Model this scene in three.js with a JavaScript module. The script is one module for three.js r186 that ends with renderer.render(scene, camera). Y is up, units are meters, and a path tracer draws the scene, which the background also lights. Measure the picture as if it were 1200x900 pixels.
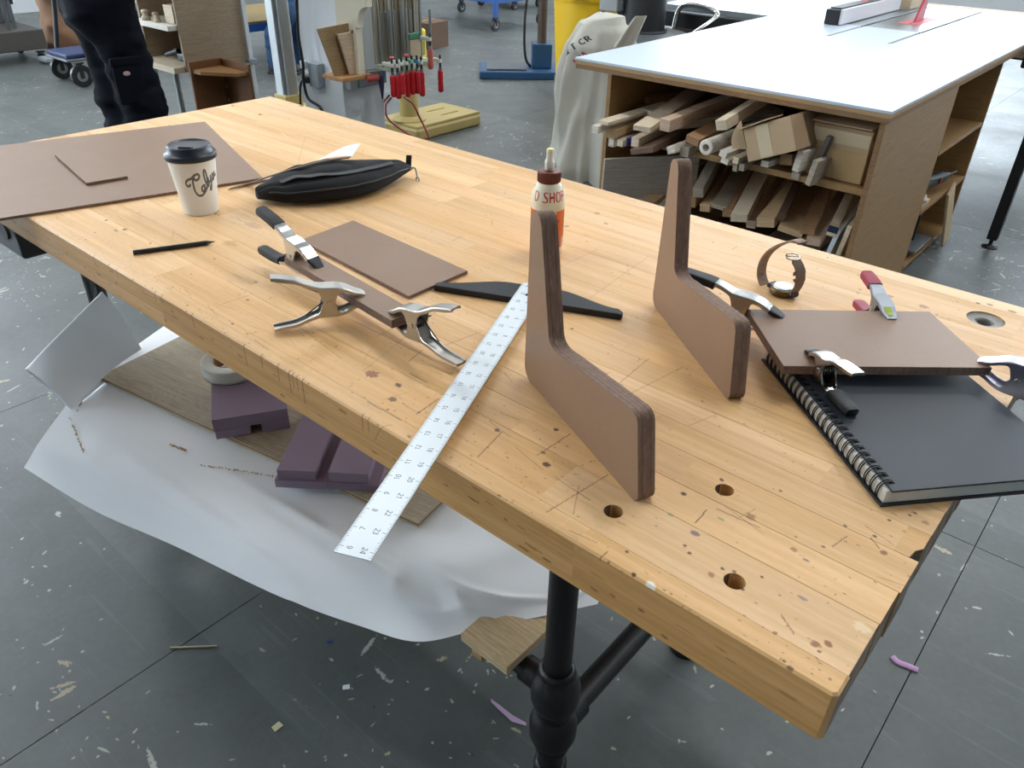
import * as THREE from 'three';
import { RoundedBoxGeometry } from 'three/addons/geometries/RoundedBoxGeometry.js';
import { mergeGeometries, mergeVertices, toCreasedNormals } from 'three/addons/utils/BufferGeometryUtils.js';
import { RectAreaLightUniformsLib } from 'three/addons/lights/RectAreaLightUniformsLib.js';
import { MarchingCubes } from 'three/addons/objects/MarchingCubes.js';

// ---------------------------------------------------------------- camera, light, exposure
const scene = new THREE.Scene();
const F = 913.693, W = 1200, HT = 900;                      // focal length in pixels of the 1200 x 900 frame
const camera = new THREE.PerspectiveCamera(2 * Math.atan(HT / 2 / F) * 180 / Math.PI, W / HT, 0.02, 60);
const CAM = new THREE.Vector3(0.0459, 1.4037, 0.4375);
camera.position.copy(CAM);
camera.rotation.order = 'YXZ';
camera.rotation.set(-32.6816 * Math.PI / 180, 40.1428 * Math.PI / 180, 1.2878 * Math.PI / 180);
camera.updateMatrixWorld(true);
scene.add(camera);
scene.background = new THREE.Color(0.78, 0.90, 1.0);         // overcast sky beyond the windows
scene.backgroundIntensity = 8.0;
const renderer = new THREE.WebGLRenderer({ antialias: true });
renderer.toneMapping = THREE.LinearToneMapping;
renderer.toneMappingExposure = 1.47;
renderer.shadowMap.enabled = true;
renderer.shadowMap.type = THREE.PCFSoftShadowMap;
RectAreaLightUniformsLib.init();
const LAMP = { color: new THREE.Color(0.96, 0.985, 1.0), intensity: 22.0 };   // the ceiling fittings

// ---------------------------------------------------------------- helpers
const V = (x, y, z) => new THREE.Vector3(x, y, z);
const BH = 0.90;                                             // bench height
const rays = (px, py) => V(px - W / 2, HT / 2 - py, -F).applyEuler(camera.rotation);
const at = (px, py, y) => { const d = rays(px, py); return CAM.clone().addScaledVector(d, (y - CAM.y) / d.y); };          // on a level plane
const atZ = (px, py, z) => { const d = rays(px, py); return CAM.clone().addScaledVector(d, (z - CAM.z) / d.z); };         // on a plane of one z
const atX = (px, py, x) => { const d = rays(px, py); return CAM.clone().addScaledVector(d, (x - CAM.x) / d.x); };
const atP = (px, py, p, n) => { const d = rays(px, py); return CAM.clone().addScaledVector(d, p.clone().sub(CAM).dot(n) / d.dot(n)); };
const atD = (px, py, depth) => CAM.clone().addScaledVector(rays(px, py), depth / F);
let seed = 7;
const rnd = () => { seed = (seed * 1664525 + 1013904223) >>> 0; return seed / 4294967296; };
const rr = (a, b) => a + (b - a) * rnd();
const lerp = (a, b, t) => a + (b - a) * t;
const smooth = (a, b, x) => { const t = Math.min(1, Math.max(0, (x - a) / (b - a))); return t * t * (3 - 2 * t); };
const hash = (x, y) => { let h = (x * 374761393 + y * 668265263) | 0; h = Math.imul(h ^ (h >>> 13), 1274126177); return ((h ^ (h >>> 16)) >>> 0) / 4294967296; };
const noise = (x, y, px = 1e6, py = 1e6) => {                 // value noise, periodic in px, py
  const xi = Math.floor(x), yi = Math.floor(y), fx = x - xi, fy = y - yi, u = fx * fx * (3 - 2 * fx), v = fy * fy * (3 - 2 * fy);
  const m = (a, b) => ((a % b) + b) % b;
  const x0 = m(xi, px), x1 = m(xi + 1, px), y0 = m(yi, py), y1 = m(yi + 1, py);
  return lerp(lerp(hash(x0, y0), hash(x1, y0), u), lerp(hash(x0, y1), hash(x1, y1), u), v);
};
const names = {};
const numbered = (n) => { names[n] = (names[n] ?? -1) + 1; return names[n] ? n + '_' + String(names[n]).padStart(3, '0') : n; };
function dress(o) { o.traverse((m) => { if (m.isMesh) { m.castShadow = true; m.receiveShadow = true; } }); return o; }
function thing(name, label, category, group, pos = [0, 0, 0], turn = 0) {   // a Group at a thing's base
  const g = new THREE.Group(); g.name = numbered(name); g.position.set(...pos); g.rotation.y = turn;
  g.userData = { label, category }; if (group) g.userData.group = group;
  scene.add(g); return g;
}
function part(parent, name, geo, material, label) {
  const m = new THREE.Mesh(geo, material); m.name = name; m.castShadow = m.receiveShadow = true;
  if (label) m.userData.label = label; parent.add(m); return m;
}
function single(name, label, category, geo, material, group) {              // a thing of one mesh
  const m = new THREE.Mesh(geo, material); m.name = numbered(name); m.castShadow = m.receiveShadow = true;
  m.userData = { label, category }; if (group) m.userData.group = group; scene.add(m); return m;
}
function structure(name, geo, material) {
  const m = geo ? new THREE.Mesh(geo, material) : new THREE.Group(); m.name = name; m.castShadow = m.receiveShadow = true;
  m.userData = { kind: 'structure' }; scene.add(m); return m;
}
const mat = (c, roughness = 0.6, o = {}) => { const m = new THREE.MeshPhysicalMaterial({ roughness, ...o }); if (c !== null) m.color.set(c); return m; };
const bx = (w, h, d, x = 0, y = 0, z = 0, r = 0.002) => new RoundedBoxGeometry(w, h, d, 1, Math.min(r, w / 2.1, h / 2.1, d / 2.1)).translate(x, y, z);
const box = (x0, x1, y0, y1, z0, z1, r = 0.003) => bx(x1 - x0, y1 - y0, z1 - z0, (x0 + x1) / 2, (y0 + y1) / 2, (z0 + z1) / 2, r);
const cyl = (r0, r1, a, b, seg = 20) => {                                    // round bar from a to b
  const d = b.clone().sub(a), g = new THREE.CylinderGeometry(r1, r0, d.length(), seg, 1);
  g.applyQuaternion(new THREE.Quaternion().setFromUnitVectors(V(0, 1, 0), d.normalize()));
  return g.translate((a.x + b.x) / 2, (a.y + b.y) / 2, (a.z + b.z) / 2);
};
const tube = (pts, r, n = 32, seg = 8, closed = false) => new THREE.TubeGeometry(new THREE.CatmullRomCurve3(pts, closed, 'centripetal'), n, r, seg, closed);
const lathe = (prof, seg = 40) => new THREE.LatheGeometry(prof.map(([r, y]) => new THREE.Vector2(r, y)), seg);
const merge = (gs) => mergeGeometries(gs.map((g) => { const h = g.index ? g.toNonIndexed() : g.clone(); for (const k of Object.keys(h.attributes)) if (!['position', 'normal', 'uv'].includes(k)) h.deleteAttribute(k); h.morphAttributes = {}; return h; }));
function flat(outline, thickness, bevel = 0.0006, holes = []) {             // outline in x,z laid level, from y = 0 up
  const s = new THREE.Shape(outline.map(([x, z]) => new THREE.Vector2(x, -z)));
  for (const h of holes) s.holes.push(new THREE.Path(h.map(([x, z]) => new THREE.Vector2(x, -z))));
  return new THREE.ExtrudeGeometry(s, { depth: thickness - 2 * bevel, bevelEnabled: bevel > 0, bevelThickness: bevel, bevelSize: bevel, bevelOffset: -bevel, bevelSegments: 1, curveSegments: 12 }).rotateX(-Math.PI / 2).translate(0, bevel, 0);
}
function upright(shape, depth, bevel = 0.0008) {                            // a Shape in x,y extruded about z = 0
  return new THREE.ExtrudeGeometry(shape, { depth: depth - 2 * bevel, bevelEnabled: bevel > 0, bevelThickness: bevel, bevelSize: bevel, bevelOffset: -bevel, bevelSegments: 1, curveSegments: 10 }).translate(0, 0, -depth / 2 + bevel);
}
function grid(nu, nv, fn, closeU = false) {                                 // parametric sheet
  const p = [], uv = [], ix = [];
  for (let j = 0; j <= nv; j++) for (let i = 0; i <= nu; i++) { const q = fn(i / nu, j / nv); p.push(q.x, q.y, q.z); uv.push(i / nu, j / nv); }
  for (let j = 0; j < nv; j++) for (let i = 0; i < nu; i++) { const a = j * (nu + 1) + i, b = a + 1, c = a + nu + 1, d = c + 1; ix.push(a, b, d, a, d, c); }
  const g = new THREE.BufferGeometry(); g.setAttribute('position', new THREE.Float32BufferAttribute(p, 3)); g.setAttribute('uv', new THREE.Float32BufferAttribute(uv, 2)); g.setIndex(ix); g.computeVertexNormals(); return g;
}
function worldUV(g, s = 1, ox = 0, oy = 0) {                                // uv in metres from the main direction of each face
  const q = g.index ? g.toNonIndexed() : g, p = q.attributes.position, n = q.attributes.normal, uv = [];
  for (let i = 0; i < p.count; i += 3) {
    const ax = Math.abs(n.getX(i) + n.getX(i + 1) + n.getX(i + 2)), ay = Math.abs(n.getY(i) + n.getY(i + 1) + n.getY(i + 2)), az = Math.abs(n.getZ(i) + n.getZ(i + 1) + n.getZ(i + 2));
    for (let k = i; k < i + 3; k++) {
      const x = p.getX(k), y = p.getY(k), z = p.getZ(k);
      if (ay >= ax && ay >= az) uv.push(x * s + ox, z * s + oy); else if (az >= ax) uv.push(x * s + ox, y * s + oy); else uv.push(z * s + ox, y * s + oy);
    }
  }
  q.setAttribute('uv', new THREE.Float32BufferAttribute(uv, 2)); return q;
}
function texture(w, h, fn, srgb = true, repeat = true) {                    // fn(x, y) -> [r, g, b] 0..255
  const d = new Uint8Array(w * h * 4);
  for (let y = 0; y < h; y++) for (let x = 0; x < w; x++) { const c = fn(x, y), i = (y * w + x) * 4; d[i] = c[0]; d[i + 1] = c[1]; d[i + 2] = c[2]; d[i + 3] = 255; }
  const t = new THREE.DataTexture(d, w, h); t.magFilter = THREE.LinearFilter; t.minFilter = THREE.LinearMipmapLinearFilter; t.generateMipmaps = true;
  if (repeat) t.wrapS = t.wrapT = THREE.RepeatWrapping; if (srgb) t.colorSpace = THREE.SRGBColorSpace; t.needsUpdate = true; return t;
}
const clamp8 = (v) => Math.max(0, Math.min(255, v));
function canvas(w, h, draw) {
  const c = document.createElement('canvas'); c.width = w; c.height = h; draw(c.getContext('2d'), w, h);
  const t = new THREE.CanvasTexture(c); t.colorSpace = THREE.SRGBColorSpace; t.anisotropy = 8; return t;
}

// ---------------------------------------------------------------- shared materials
const fineNoise = texture(256, 256, (x, y) => { const v = 110 + 145 * (0.55 * hash(x, y) + 0.45 * noise(x / 6, y / 6, 256 / 6 | 0, 256 / 6 | 0)); return [v, v, v]; }, false);
const mdfMap = texture(512, 512, (x, y) => {                 // a fibreboard's fine fibre speckle; one repeat is 0.25 m
  const n = noise(x / 64, y / 64, 8, 8) * 3 + noise(x / 8, y / 8, 64, 64) * 3 + hash(x, y) * 7 - 7 + (hash(x + 9, y * 3) > 0.996 ? -16 : 0);
  return [clamp8(142 + n), clamp8(111 + n), clamp8(87 + n)];
});
mdfMap.repeat.set(4, 4);
const edgeMap = texture(256, 256, (x, y) => {
  const n = (hash(x, y) - 0.5) * 26 + (noise(x / 5, y / 20, 51, 12) - 0.5) * 20; return [clamp8(126 + n), clamp8(101 + n), clamp8(86 + n)];
});
edgeMap.repeat.set(12, 12);
const M = {
  mdf: mat(null, 0.4, { map: mdfMap }),
  mdfEdge: mat(null, 0.85, { map: edgeMap }),
  blackPlastic: mat('#15171a', 0.38),
  blackRubber: mat('#17191c', 0.55),
  chrome: mat('#c9c8c4', 0.22, { metalness: 1, roughnessMap: null }),
  zinc: mat('#b9b6b0', 0.34, { metalness: 1 }),
  steel: mat('#8f9498', 0.35, { metalness: 1 }),
  darkSteel: mat('#33363a', 0.45, { metalness: 0.6 }),
  pipe: mat('#121314', 0.42, { bumpMap: fineNoise, bumpScale: 0.0004 }),
  paper: mat('#e9edf2', 0.85),
  white: mat('#e8eaec', 0.6),
};
// pale softwood, plywood and offcuts: one grain map, several tones
const grainMap = texture(512, 512, (x, y) => {
  const w = noise(x / 128, y / 8, 4, 64) * 6, g = Math.sin((y / 512 * 40 + w) * 6.283) * 0.5 + 0.5;
  const v = 232 + 34 * (noise(x / 60, y / 2, 8, 256) - 0.5) + 18 * (g - 0.5) + 14 * (hash(x >> 3, y) - 0.5);
  return [clamp8(v), clamp8(v), clamp8(v)];
});
grainMap.repeat.set(2, 2);
const wood = (c, r = 0.62) => mat(c, r, { map: grainMap });
const WOOD = ['#d2b08a', '#c39f78', '#dcc4a2', '#b3906a', '#cbb094', '#a98867', '#d9bc92', '#bfa58a'].map((c) => wood(c));
const plyFace = wood('#d8bd94', 0.6), plyEdge = wood('#c9a473', 0.7);

// ---------------------------------------------------------------- the hall
{
  const wallMat = mat('#b9bdbf', 0.9), ceilMat = mat('#a9adb0', 0.95), x0 = -11, x1 = 6, z0 = -13, z1 = 5, h = 4.3, t = 0.2;
  // painted sheet floor: 4 x 8 ft sheets with open joints
  const S = 2048, span = 2.6, px = S / span;
  const base = new Float32Array(S * S), tone = new Uint8Array(S * S * 3);
  const chips = [];
  for (let k = 0; k < 3400; k++) {
    const cx = rnd() * S, cy = rnd() * S, cl = noise(cx / 260, cy / 260, 8, 8);
    if (rnd() > Math.pow(cl, 2.2) * 2.2) continue;
    const big = rnd() < 0.13, L = big ? rr(8, 26) : rr(1.6, 6), wd = big ? rr(2, 6) : rr(1, 3), a = rnd() * 6.28;
    chips.push([cx, cy, L, wd, a, rnd()]);
  }
  const over = new Float32Array(S * S), pick = new Float32Array(S * S);
  for (const [cx, cy, L, wd, a, k] of chips) {
    const R = Math.ceil(L + 2), ca = Math.cos(a), sa = Math.sin(a);
    for (let j = -R; j <= R; j++) for (let i = -R; i <= R; i++) {
      const u = (i * ca + j * sa) / L, v = (-i * sa + j * ca) / wd, X = ((Math.round(cx + i) % S) + S) % S, Y = ((Math.round(cy + j) % S) + S) % S;
      const e = u * u + v * v + (noise((cx + i) / 3.1, (cy + j) / 3.1) - 0.5) * 1.5;
      if (e < 1) { over[Y * S + X] = Math.min(1, (1 - e) * 3); pick[Y * S + X] = k; }
    }
  }
  const floorMap = texture(S, S, (x, y) => {
    const n = (noise(x / 300, y / 300, 6, 6) - 0.5) * 12 + (noise(x / 60, y / 60, 34, 34) - 0.5) * 8 + (noise(x / 9, y / 9, 227, 227) - 0.5) * 5 + (hash(x, y) - 0.5) * 5;
    const sc = noise(x / 150, y / 4, 13, 512); const scr = sc > 0.88 ? 7 : 0;
    let c = [86 + n + scr, 90 + n + scr, 89 + n + scr];
    const o = over[y * S + x], k = pick[y * S + x];
    if (o > 0) { const d = k < 0.6 ? [172, 172, 164] : k < 0.93 ? [168, 156, 128] : k < 0.97 ? [60, 62, 66] : [70, 90, 130]; c = c.map((v, i) => lerp(v, d[i] - n, o * 0.9)); }
    return c.map(clamp8);
  });
  const floorRough = texture(512, 512, (x, y) => { const v = 150 + 34 * noise(x / 60, y / 60, 8, 8) + 20 * noise(x / 7, y / 7, 73, 73); return [v, v, v]; }, false);
  const fm = [0, 1, 2].map((k) => {
    const a = floorMap.clone(), b = floorRough.clone(); a.repeat.set(1 / span, 1 / span); a.offset.set(k * 0.37, k * 0.61); b.repeat.set(0.8, 0.8); a.needsUpdate = b.needsUpdate = true;
    return mat(null, 0.62, { map: a, roughnessMap: b, specularIntensity: 0.9 });
  });
  const floor = structure('floor', new THREE.BoxGeometry(x1 - x0 + 2 * t, 0.1, z1 - z0 + 2 * t).translate((x0 + x1) / 2, -0.064, (z0 + z1) / 2), mat('#17181a', 0.9));
  for (let i = -12; i <= 5; i++) for (let j = -5; j <= 2; j++) {
    const a = 0.011 + i * 1.2175, b = Math.min(a + 1.2175, x1), c = -1.455 + j * 2.435, d = Math.min(c + 2.435, z1);
    if (b < x0 || a > x1 || d < z0 || c > z1) continue;
    const g = worldUV(box(Math.max(a, x0) + 0.0009, b - 0.0009, -0.0135, 0, Math.max(c, z0) + 0.0009, d - 0.0009, 0.0006));
    part(floor, 'floor_sheet', g, fm[((i * 3 + j * 5) % 3 + 3) % 3]);
  }
  structure('ceiling', new THREE.BoxGeometry(x1 - x0 + 2 * t, t, z1 - z0 + 2 * t).translate((x0 + x1) / 2, h + t / 2, (z0 + z1) / 2), ceilMat);
  // the back wall has a row of tall windows, the left wall one pair
  const wallWith = (name, ops, len, axis) => {               // ops: [from, to, sill, head] along the wall
    const gs = []; let c = 0;
    for (const [a, b, s, e] of ops) { if (a > c) gs.push(box(c, a, 0, h, 0, t, 0.001)); gs.push(box(a, b, 0, s, 0, t, 0.001), box(a, b, e, h, 0, t, 0.001)); c = b; }
    if (c < len) gs.push(box(c, len, 0, h, 0, t, 0.001));
    const g = merge(gs); if (axis === 'back') g.translate(x0, 0, z0 - t); else if (axis === 'left') g.rotateY(Math.PI / 2).translate(x0 - t, 0, z1); else g.translate(x0, 0, z1);
    return structure(name, g, wallMat);
  };
  const frameMat = mat('#d5d8da', 0.5), glass = mat('#ffffff', 0.02, { transmission: 1, thickness: 0, ior: 1.45 });
  const backOps = [[3.2, 6.0, 1.2, 3.7], [6.5, 9.3, 1.2, 3.7], [9.8, 12.6, 1.2, 3.7], [13.1, 15.9, 1.2, 3.7]], leftOps = [[0.6, 3.4, 0.6, 4.0], [3.9, 6.7, 0.6, 4.0]], frontOps = [[0.6, 3.4, 0.7, 3.9]];
  wallWith('wall_back', backOps, x1 - x0, 'back'); wallWith('wall_left', leftOps, z1 - z0, 'left');
  structure('wall_right', box(x1, x1 + t, 0, h, z0, z1, 0.001), wallMat); wallWith('wall_front', frontOps, x1 - x0, 'front');
  let wn = 0;
  for (const [ops, axis] of [[backOps, 'back'], [leftOps, 'left'], [frontOps, 'front']]) for (const [a, b, s, e] of ops) {
    const win = structure('window_' + (++wn)); const f = 0.06, m = (a + b) / 2;
    part(win, 'window_frame', merge([box(a, b, s, s + f, 0, 0.1), box(a, b, e - f, e, 0, 0.1), box(a, a + f, s, e, 0, 0.1), box(b - f, b, s, e, 0, 0.1), box(m - f / 2, m + f / 2, s, e, 0, 0.1)]), frameMat);
    for (const [c, d] of [[a + f, m - f / 2], [m + f / 2, b - f]]) part(win, 'pane', new THREE.PlaneGeometry(d - c, e - s - 2 * f).translate((c + d) / 2, (s + e) / 2, 0.05), glass);
    if (axis === 'back') win.position.set(x0, 0, z0 - 0.15); else if (axis === 'front') win.position.set(x0, 0, z1 + 0.05); else { win.rotation.y = Math.PI / 2; win.position.set(x0 - 0.15, 0, z1); }
  }
  // rows of long ceiling fittings
  const housing = mat('#d9dcdd', 0.5), glow = mat('#ffffff', 0.6, { emissive: LAMP.color, emissiveIntensity: 3 });
  for (const x of [-9.4, -6.4, -3.4, -0.4, 2.6]) for (const z of [-10.4, -7.6, -4.8, -2.0, 0.8, 3.6]) {
    if (z > 0 && x > -2) continue;                               // the near bay by the right wall is unlit
    const l = thing('ceiling_light', 'long white ceiling light fitting with frosted cover', 'light', 'ceiling light fittings', [x, h - 0.42, z]);
    part(l, 'housing', box(-0.7, 0.7, 0, 0.06, -0.14, 0.14, 0.01), housing);
    part(l, 'diffuser', box(-0.68, 0.68, -0.012, 0, -0.125, 0.125, 0.004), glow);
    for (const s of [-0.5, 0.5]) part(l, 'hanger', cyl(0.004, 0.004, V(s, 0.06, 0), V(s, 0.42, 0), 6), housing);
    const r = new THREE.RectAreaLight(LAMP.color, LAMP.intensity, 1.36, 0.25); r.rotation.x = -Math.PI / 2; r.position.set(0, -0.02, 0); r.name = 'ceiling_light_glow'; l.add(r);
  }
}

// ---------------------------------------------------------------- the bench
const BL = 1.906, BW = 0.82, BT = 0.057;
{
  const bench = thing('workbench', 'long maple butcher-block workbench on black pipe legs', 'workbench');
  const seams = [0, -0.024, -0.091, -0.137, -0.186, -0.229, -0.272, -0.318, -0.362, -0.408, -0.452, -0.5, -0.548, -0.6, -0.65, -0.702, -0.788, -BW];
  // one maple map for the whole block: rows run front to back, then the front edge, then the end grain
  const TW = 2048, TV = BW + 2 * BT, TH = Math.round(TW * TV / BL), k = TW / BL;
  const img = new Float32Array(TW * TH * 3);
  const zOf = (y) => y / k - BW, band = (z) => { let i = 0; while (i < seams.length - 2 && z < seams[i + 1]) i++; return i; };
  const rowStaves = seams.map((_, i) => { const a = []; let x = -rr(0, 0.9); while (x < BL) { a.push([x, rr(-1, 1), rr(0, 99)]); x += rr(0.35, 1.1); } return a; });
  for (let y = 0; y < TH; y++) {
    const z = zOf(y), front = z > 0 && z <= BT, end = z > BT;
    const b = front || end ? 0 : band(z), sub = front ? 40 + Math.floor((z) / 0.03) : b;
    for (let x = 0; x < TW; x++) {
      const X = x / k, i = (y * TW + x) * 3;
      let st = rowStaves[Math.min(b, rowStaves.length - 1)], s = st[0]; for (const q of st) if (q[0] <= X) s = q;
      const off = s[2] + sub * 13.7;
      const g = noise(X * 7 + off, (z + 2) * 300 + off) - 0.5, g2 = noise(X * 2.2 + off * 2, (z + 2) * 60 + off + noise(X * 3 + off, z * 20) * 1.5) - 0.5, fl = noise(X * 90 + off, (z + 2) * 900) - 0.5;
      const pat = noise(X * 3 + 5, z * 5 + 9) - 0.5;
      let t = s[1] * 9 + g * 11 + g2 * 18 + fl * 7;
      if (end) { const e = noise(X * 40, z * 60) - 0.5, q = noise(X * 200, z * 300) - 0.5; img[i] = 122 + e * 30 + q * 20; img[i + 1] = 104 + e * 30 + q * 20; img[i + 2] = 86 + e * 28 + q * 18; continue; }
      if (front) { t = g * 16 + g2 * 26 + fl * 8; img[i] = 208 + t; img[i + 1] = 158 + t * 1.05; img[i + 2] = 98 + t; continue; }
      const hue = (s[2] % 1) - 0.5; img[i] = 229 + t + pat * 6; img[i + 1] = 184 + t * 1.1 + pat * 8 - hue * 7; img[i + 2] = 130 + t * 1.25 + pat * 10 - hue * 16;
    }
  }
  const put = (x, y, c, a) => { x = Math.round(x); y = Math.round(y); if (x < 0 || y < 0 || x >= TW || y >= TH) return; const i = (y * TW + x) * 3; for (let n = 0; n < 3; n++) img[i + n] = lerp(img[i + n], c[n], a); };
  const blot = (X, Z, rx, rz, c, a) => {                     // an irregular spot, metres
    const cx = (X + BL) * k, cy = (Z + BW) * k, R = Math.ceil(Math.max(rx, rz) * k + 2), sd = rnd() * 100;
    for (let j = -R; j <= R; j++) for (let i = -R; i <= R; i++) {
      const e = Math.hypot(i / (rx * k), j / (rz * k)) + (noise(i / 2.5 + sd, j / 2.5 + sd) - 0.5) * 0.6; if (e < 1) put(cx + i, cy + j, c, a * Math.min(1, (1 - e) * 3));
    }
  };
  const scratch = (A, B, w, c, a) => {
    const n = Math.ceil(A.distanceTo(B) * k * 1.5);
    for (let i = 0; i <= n; i++) { const t = i / n, x = (lerp(A.x, B.x, t) + BL) * k, y = (lerp(A.z, B.z, t) + BW) * k, f = a * (0.45 + 0.55 * noise(t * 14, A.x * 50)); put(x, y, c, f); if (w > 1) put(x, y + 1, c, f * (w - 1)); if (w > 2) put(x + 1, y, c, f * (w - 2)); }
  };
  const P = (x, y) => at(x, y, BH), dark = [72, 48, 30], mid = [132, 90, 56], red = [142, 86, 56];
  // stains and knots that can be picked out in the photograph
  for (const [x, y, r, c, a] of [[436, 438, 0.008, red, 0.85], [467, 451, 0.0045, dark, 0.8], [460, 468, 0.005, dark, 0.6], [560, 447, 0.003, dark, 0.8], [583, 504, 0.003, dark, 0.7], [800, 578, 0.0026, dark, 0.85], [955, 754, 0.0035, red, 0.75], [908, 742, 0.0018, red, 0.7], [971, 754, 0.003, red, 0.8], [1036, 647, 0.003, red, 0.8], [860, 669, 0.0016, dark, 0.7], [834, 673, 0.003, red, 0.6], [846, 666, 0.0017, dark, 0.8], [880, 605, 0.005, mid, 0.6], [735, 646, 0.0014, dark, 0.8], [742, 672, 0.002, dark, 0.9], [802, 639, 0.0016, dark, 0.7], [807, 647, 0.0018, dark, 0.8], [870, 690, 0.0016, dark, 0.8], [893, 676, 0.0015, dark, 0.8], [845, 562, 0.002, dark, 0.9], [914, 575, 0.0016, dark, 0.6], [1065, 603, 0.0016, dark, 0.7], [1042, 609, 0.0016, dark, 0.8], [1050, 586, 0.0022, dark, 0.7], [1025, 628, 0.0018, dark, 0.8], [990, 616, 0.0016, dark, 0.7], [964, 640, 0.0016, dark, 0.6], [930, 643, 0.003, mid, 0.6], [1084, 612, 0.003, mid, 0.5],
    [305, 134, 0.005, dark, 0.85], [353, 124, 0.006, dark, 0.8], [273, 124, 0.005, dark, 0.8], [92, 240, 0.003, dark, 0.6], [124, 258, 0.003, dark, 0.6], [146, 269, 0.004, dark, 0.7], [135, 270, 0.003, dark, 0.5], [300, 330, 0.003, mid, 0.6], [640, 545, 0.004, dark, 0.8], [652, 503, 0.003, dark, 0.8], [670, 385, 0.002, dark, 0.7], [1082, 359, 0.006, mid, 0.6], [1146, 355, 0.003, dark, 0.6], [1160, 357, 0.004, mid, 0.7], [1186, 365, 0.005, mid, 0.6], [1042, 347, 0.005, mid, 0.7], [700, 250, 0.006, mid, 0.5], [664, 265, 0.005, mid, 0.5], [710, 262, 0.004, mid, 0.6]]) { const p = P(x, y); blot(p.x, p.z, r * 1.25, r, c, a); }
  for (const [x, y, rx, rz, c, a] of [[297, 264, 0.024, 0.011, [196, 146, 104], 0.5], [270, 285, 0.018, 0.009, [196, 146, 104], 0.5], [815, 625, 0.006, 0.003, [96, 78, 104], 0.7], [763, 686, 0.006, 0.004, [240, 236, 222], 0.95], [712, 605, 0.012, 0.02, [206, 166, 116], 0.4], [1010, 735, 0.008, 0.006, [240, 220, 178], 0.6], [940, 700, 0.005, 0.002, [120, 100, 110], 0.6], [944, 656, 0.004, 0.0015, [110, 92, 92], 0.6], [785, 603, 0.004, 0.002, [110, 140, 110], 0.5], [845, 608, 0.006, 0.0015, [110, 140, 100], 0.5]]) { const p = P(x, y); blot(p.x, p.z, rx, rz, c, a); }
  for (const [a, b, c, d, w, s] of [[630, 533, 668, 508, 1.4, 0.5], [640, 600, 712, 556, 1.3, 0.45], [700, 470, 760, 420, 1.2, 0.35], [720, 470, 800, 430, 1, 0.3], [425, 435, 515, 362, 1, 0.2], [488, 485, 514, 467, 2, 0.55], [560, 535, 588, 506, 1.6, 0.5], [520, 405, 565, 388, 1.2, 0.4], [815, 612, 828, 597, 2, 0.6], [840, 596, 890, 618, 1.2, 0.5], [478, 424, 495, 410, 1.2, 0.5], [480, 437, 500, 448, 1.4, 0.5], [440, 395, 470, 380, 1, 0.3], [700, 655, 712, 646, 1.6, 0.5], [915, 720, 930, 742, 1.2, 0.5], [975, 640, 992, 628, 1.4, 0.4], [1020, 630, 1030, 642, 1.2, 0.6], [620, 330, 700, 292, 1, 0.25], [690, 350, 760, 300, 1, 0.25], [430, 470, 470, 492, 1.6, 0.4], [340, 375, 400, 420, 1, 0.3], [150, 335, 190, 352, 1, 0.3], [345, 205, 358, 160, 1, 0.2], [330, 155, 338, 162, 2, 0.6], [370, 158, 395, 151, 2, 0.6]]) scratch(P(a, b), P(c, d), w, s > 0.55 && b < 170 ? [245, 232, 205] : dark, s);
  // nicks, pores and old marks, denser toward the front edge where the work is done
  for (let n = 0; n < 2400; n++) {
    const X = -rnd() * BL, Z = -Math.pow(rnd(), 1.6) * BW, q = rnd(); if (rnd() > 0.25 + noise(X * 9 + 20, Z * 9 + 20)) continue;
    blot(X, Z, rr(0.0005, 0.0018) * (q < 0.06 ? 2 : 1), rr(0.0004, 0.0011) * (q < 0.06 ? 2 : 1), q < 0.5 ? dark : mid, rr(0.3, 0.8));
  }
  for (let n = 0; n < 260; n++) { const X = -rnd() * BL, Z = -Math.pow(rnd(), 1.4) * BW, a = rnd() < 0.5 ? rr(-0.3, 0.3) : rr(0, 6.28), L = rr(0.008, 0.05); scratch(V(X, 0, Z), V(X + Math.cos(a) * L, 0, Z + Math.sin(a) * L), 1, rnd() < 0.7 ? dark : [246, 222, 176], rr(0.1, 0.4)); }
  // along the front edge: saw cuts and gouges (front rows of the map)
  for (const [x, y, len, a] of [[285, 404, 0.03, 0.9], [305, 416, 0.018, 0.9], [325, 427, 0.022, 0.9], [340, 434, 0.03, 0.95], [344, 437, 0.02, 0.5], [349, 440, 0.02, 0.5], [357, 443, 0.033, 0.95], [218, 370, 0.02, 0.6], [180, 342, 0.014, 0.5], [187, 347, 0.012, 0.5], [107, 300, 0.014, 0.5], [134, 316, 0.012, 0.4], [420, 488, 0.02, 0.4], [428, 492, 0.018, 0.35]]) { const p = P(x, y); scratch(V(p.x, 0, -0.004), V(p.x, 0, len), 2, [62, 38, 20], a); }
  for (let n = 0; n < 90; n++) { const X = -rnd() * BL, Z = rr(0.006, 0.052); blot(X, Z, rr(0.001, 0.012), rr(0.0005, 0.0022), [120, 74, 36], rr(0.25, 0.7)); }
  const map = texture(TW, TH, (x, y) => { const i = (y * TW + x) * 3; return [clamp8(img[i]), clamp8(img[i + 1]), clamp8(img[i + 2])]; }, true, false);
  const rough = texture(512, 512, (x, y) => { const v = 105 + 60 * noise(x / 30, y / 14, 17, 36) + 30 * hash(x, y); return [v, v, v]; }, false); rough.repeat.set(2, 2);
  const maple = mat(null, 0.78, { map, roughnessMap: rough, specularIntensity: 0.75 });
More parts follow.
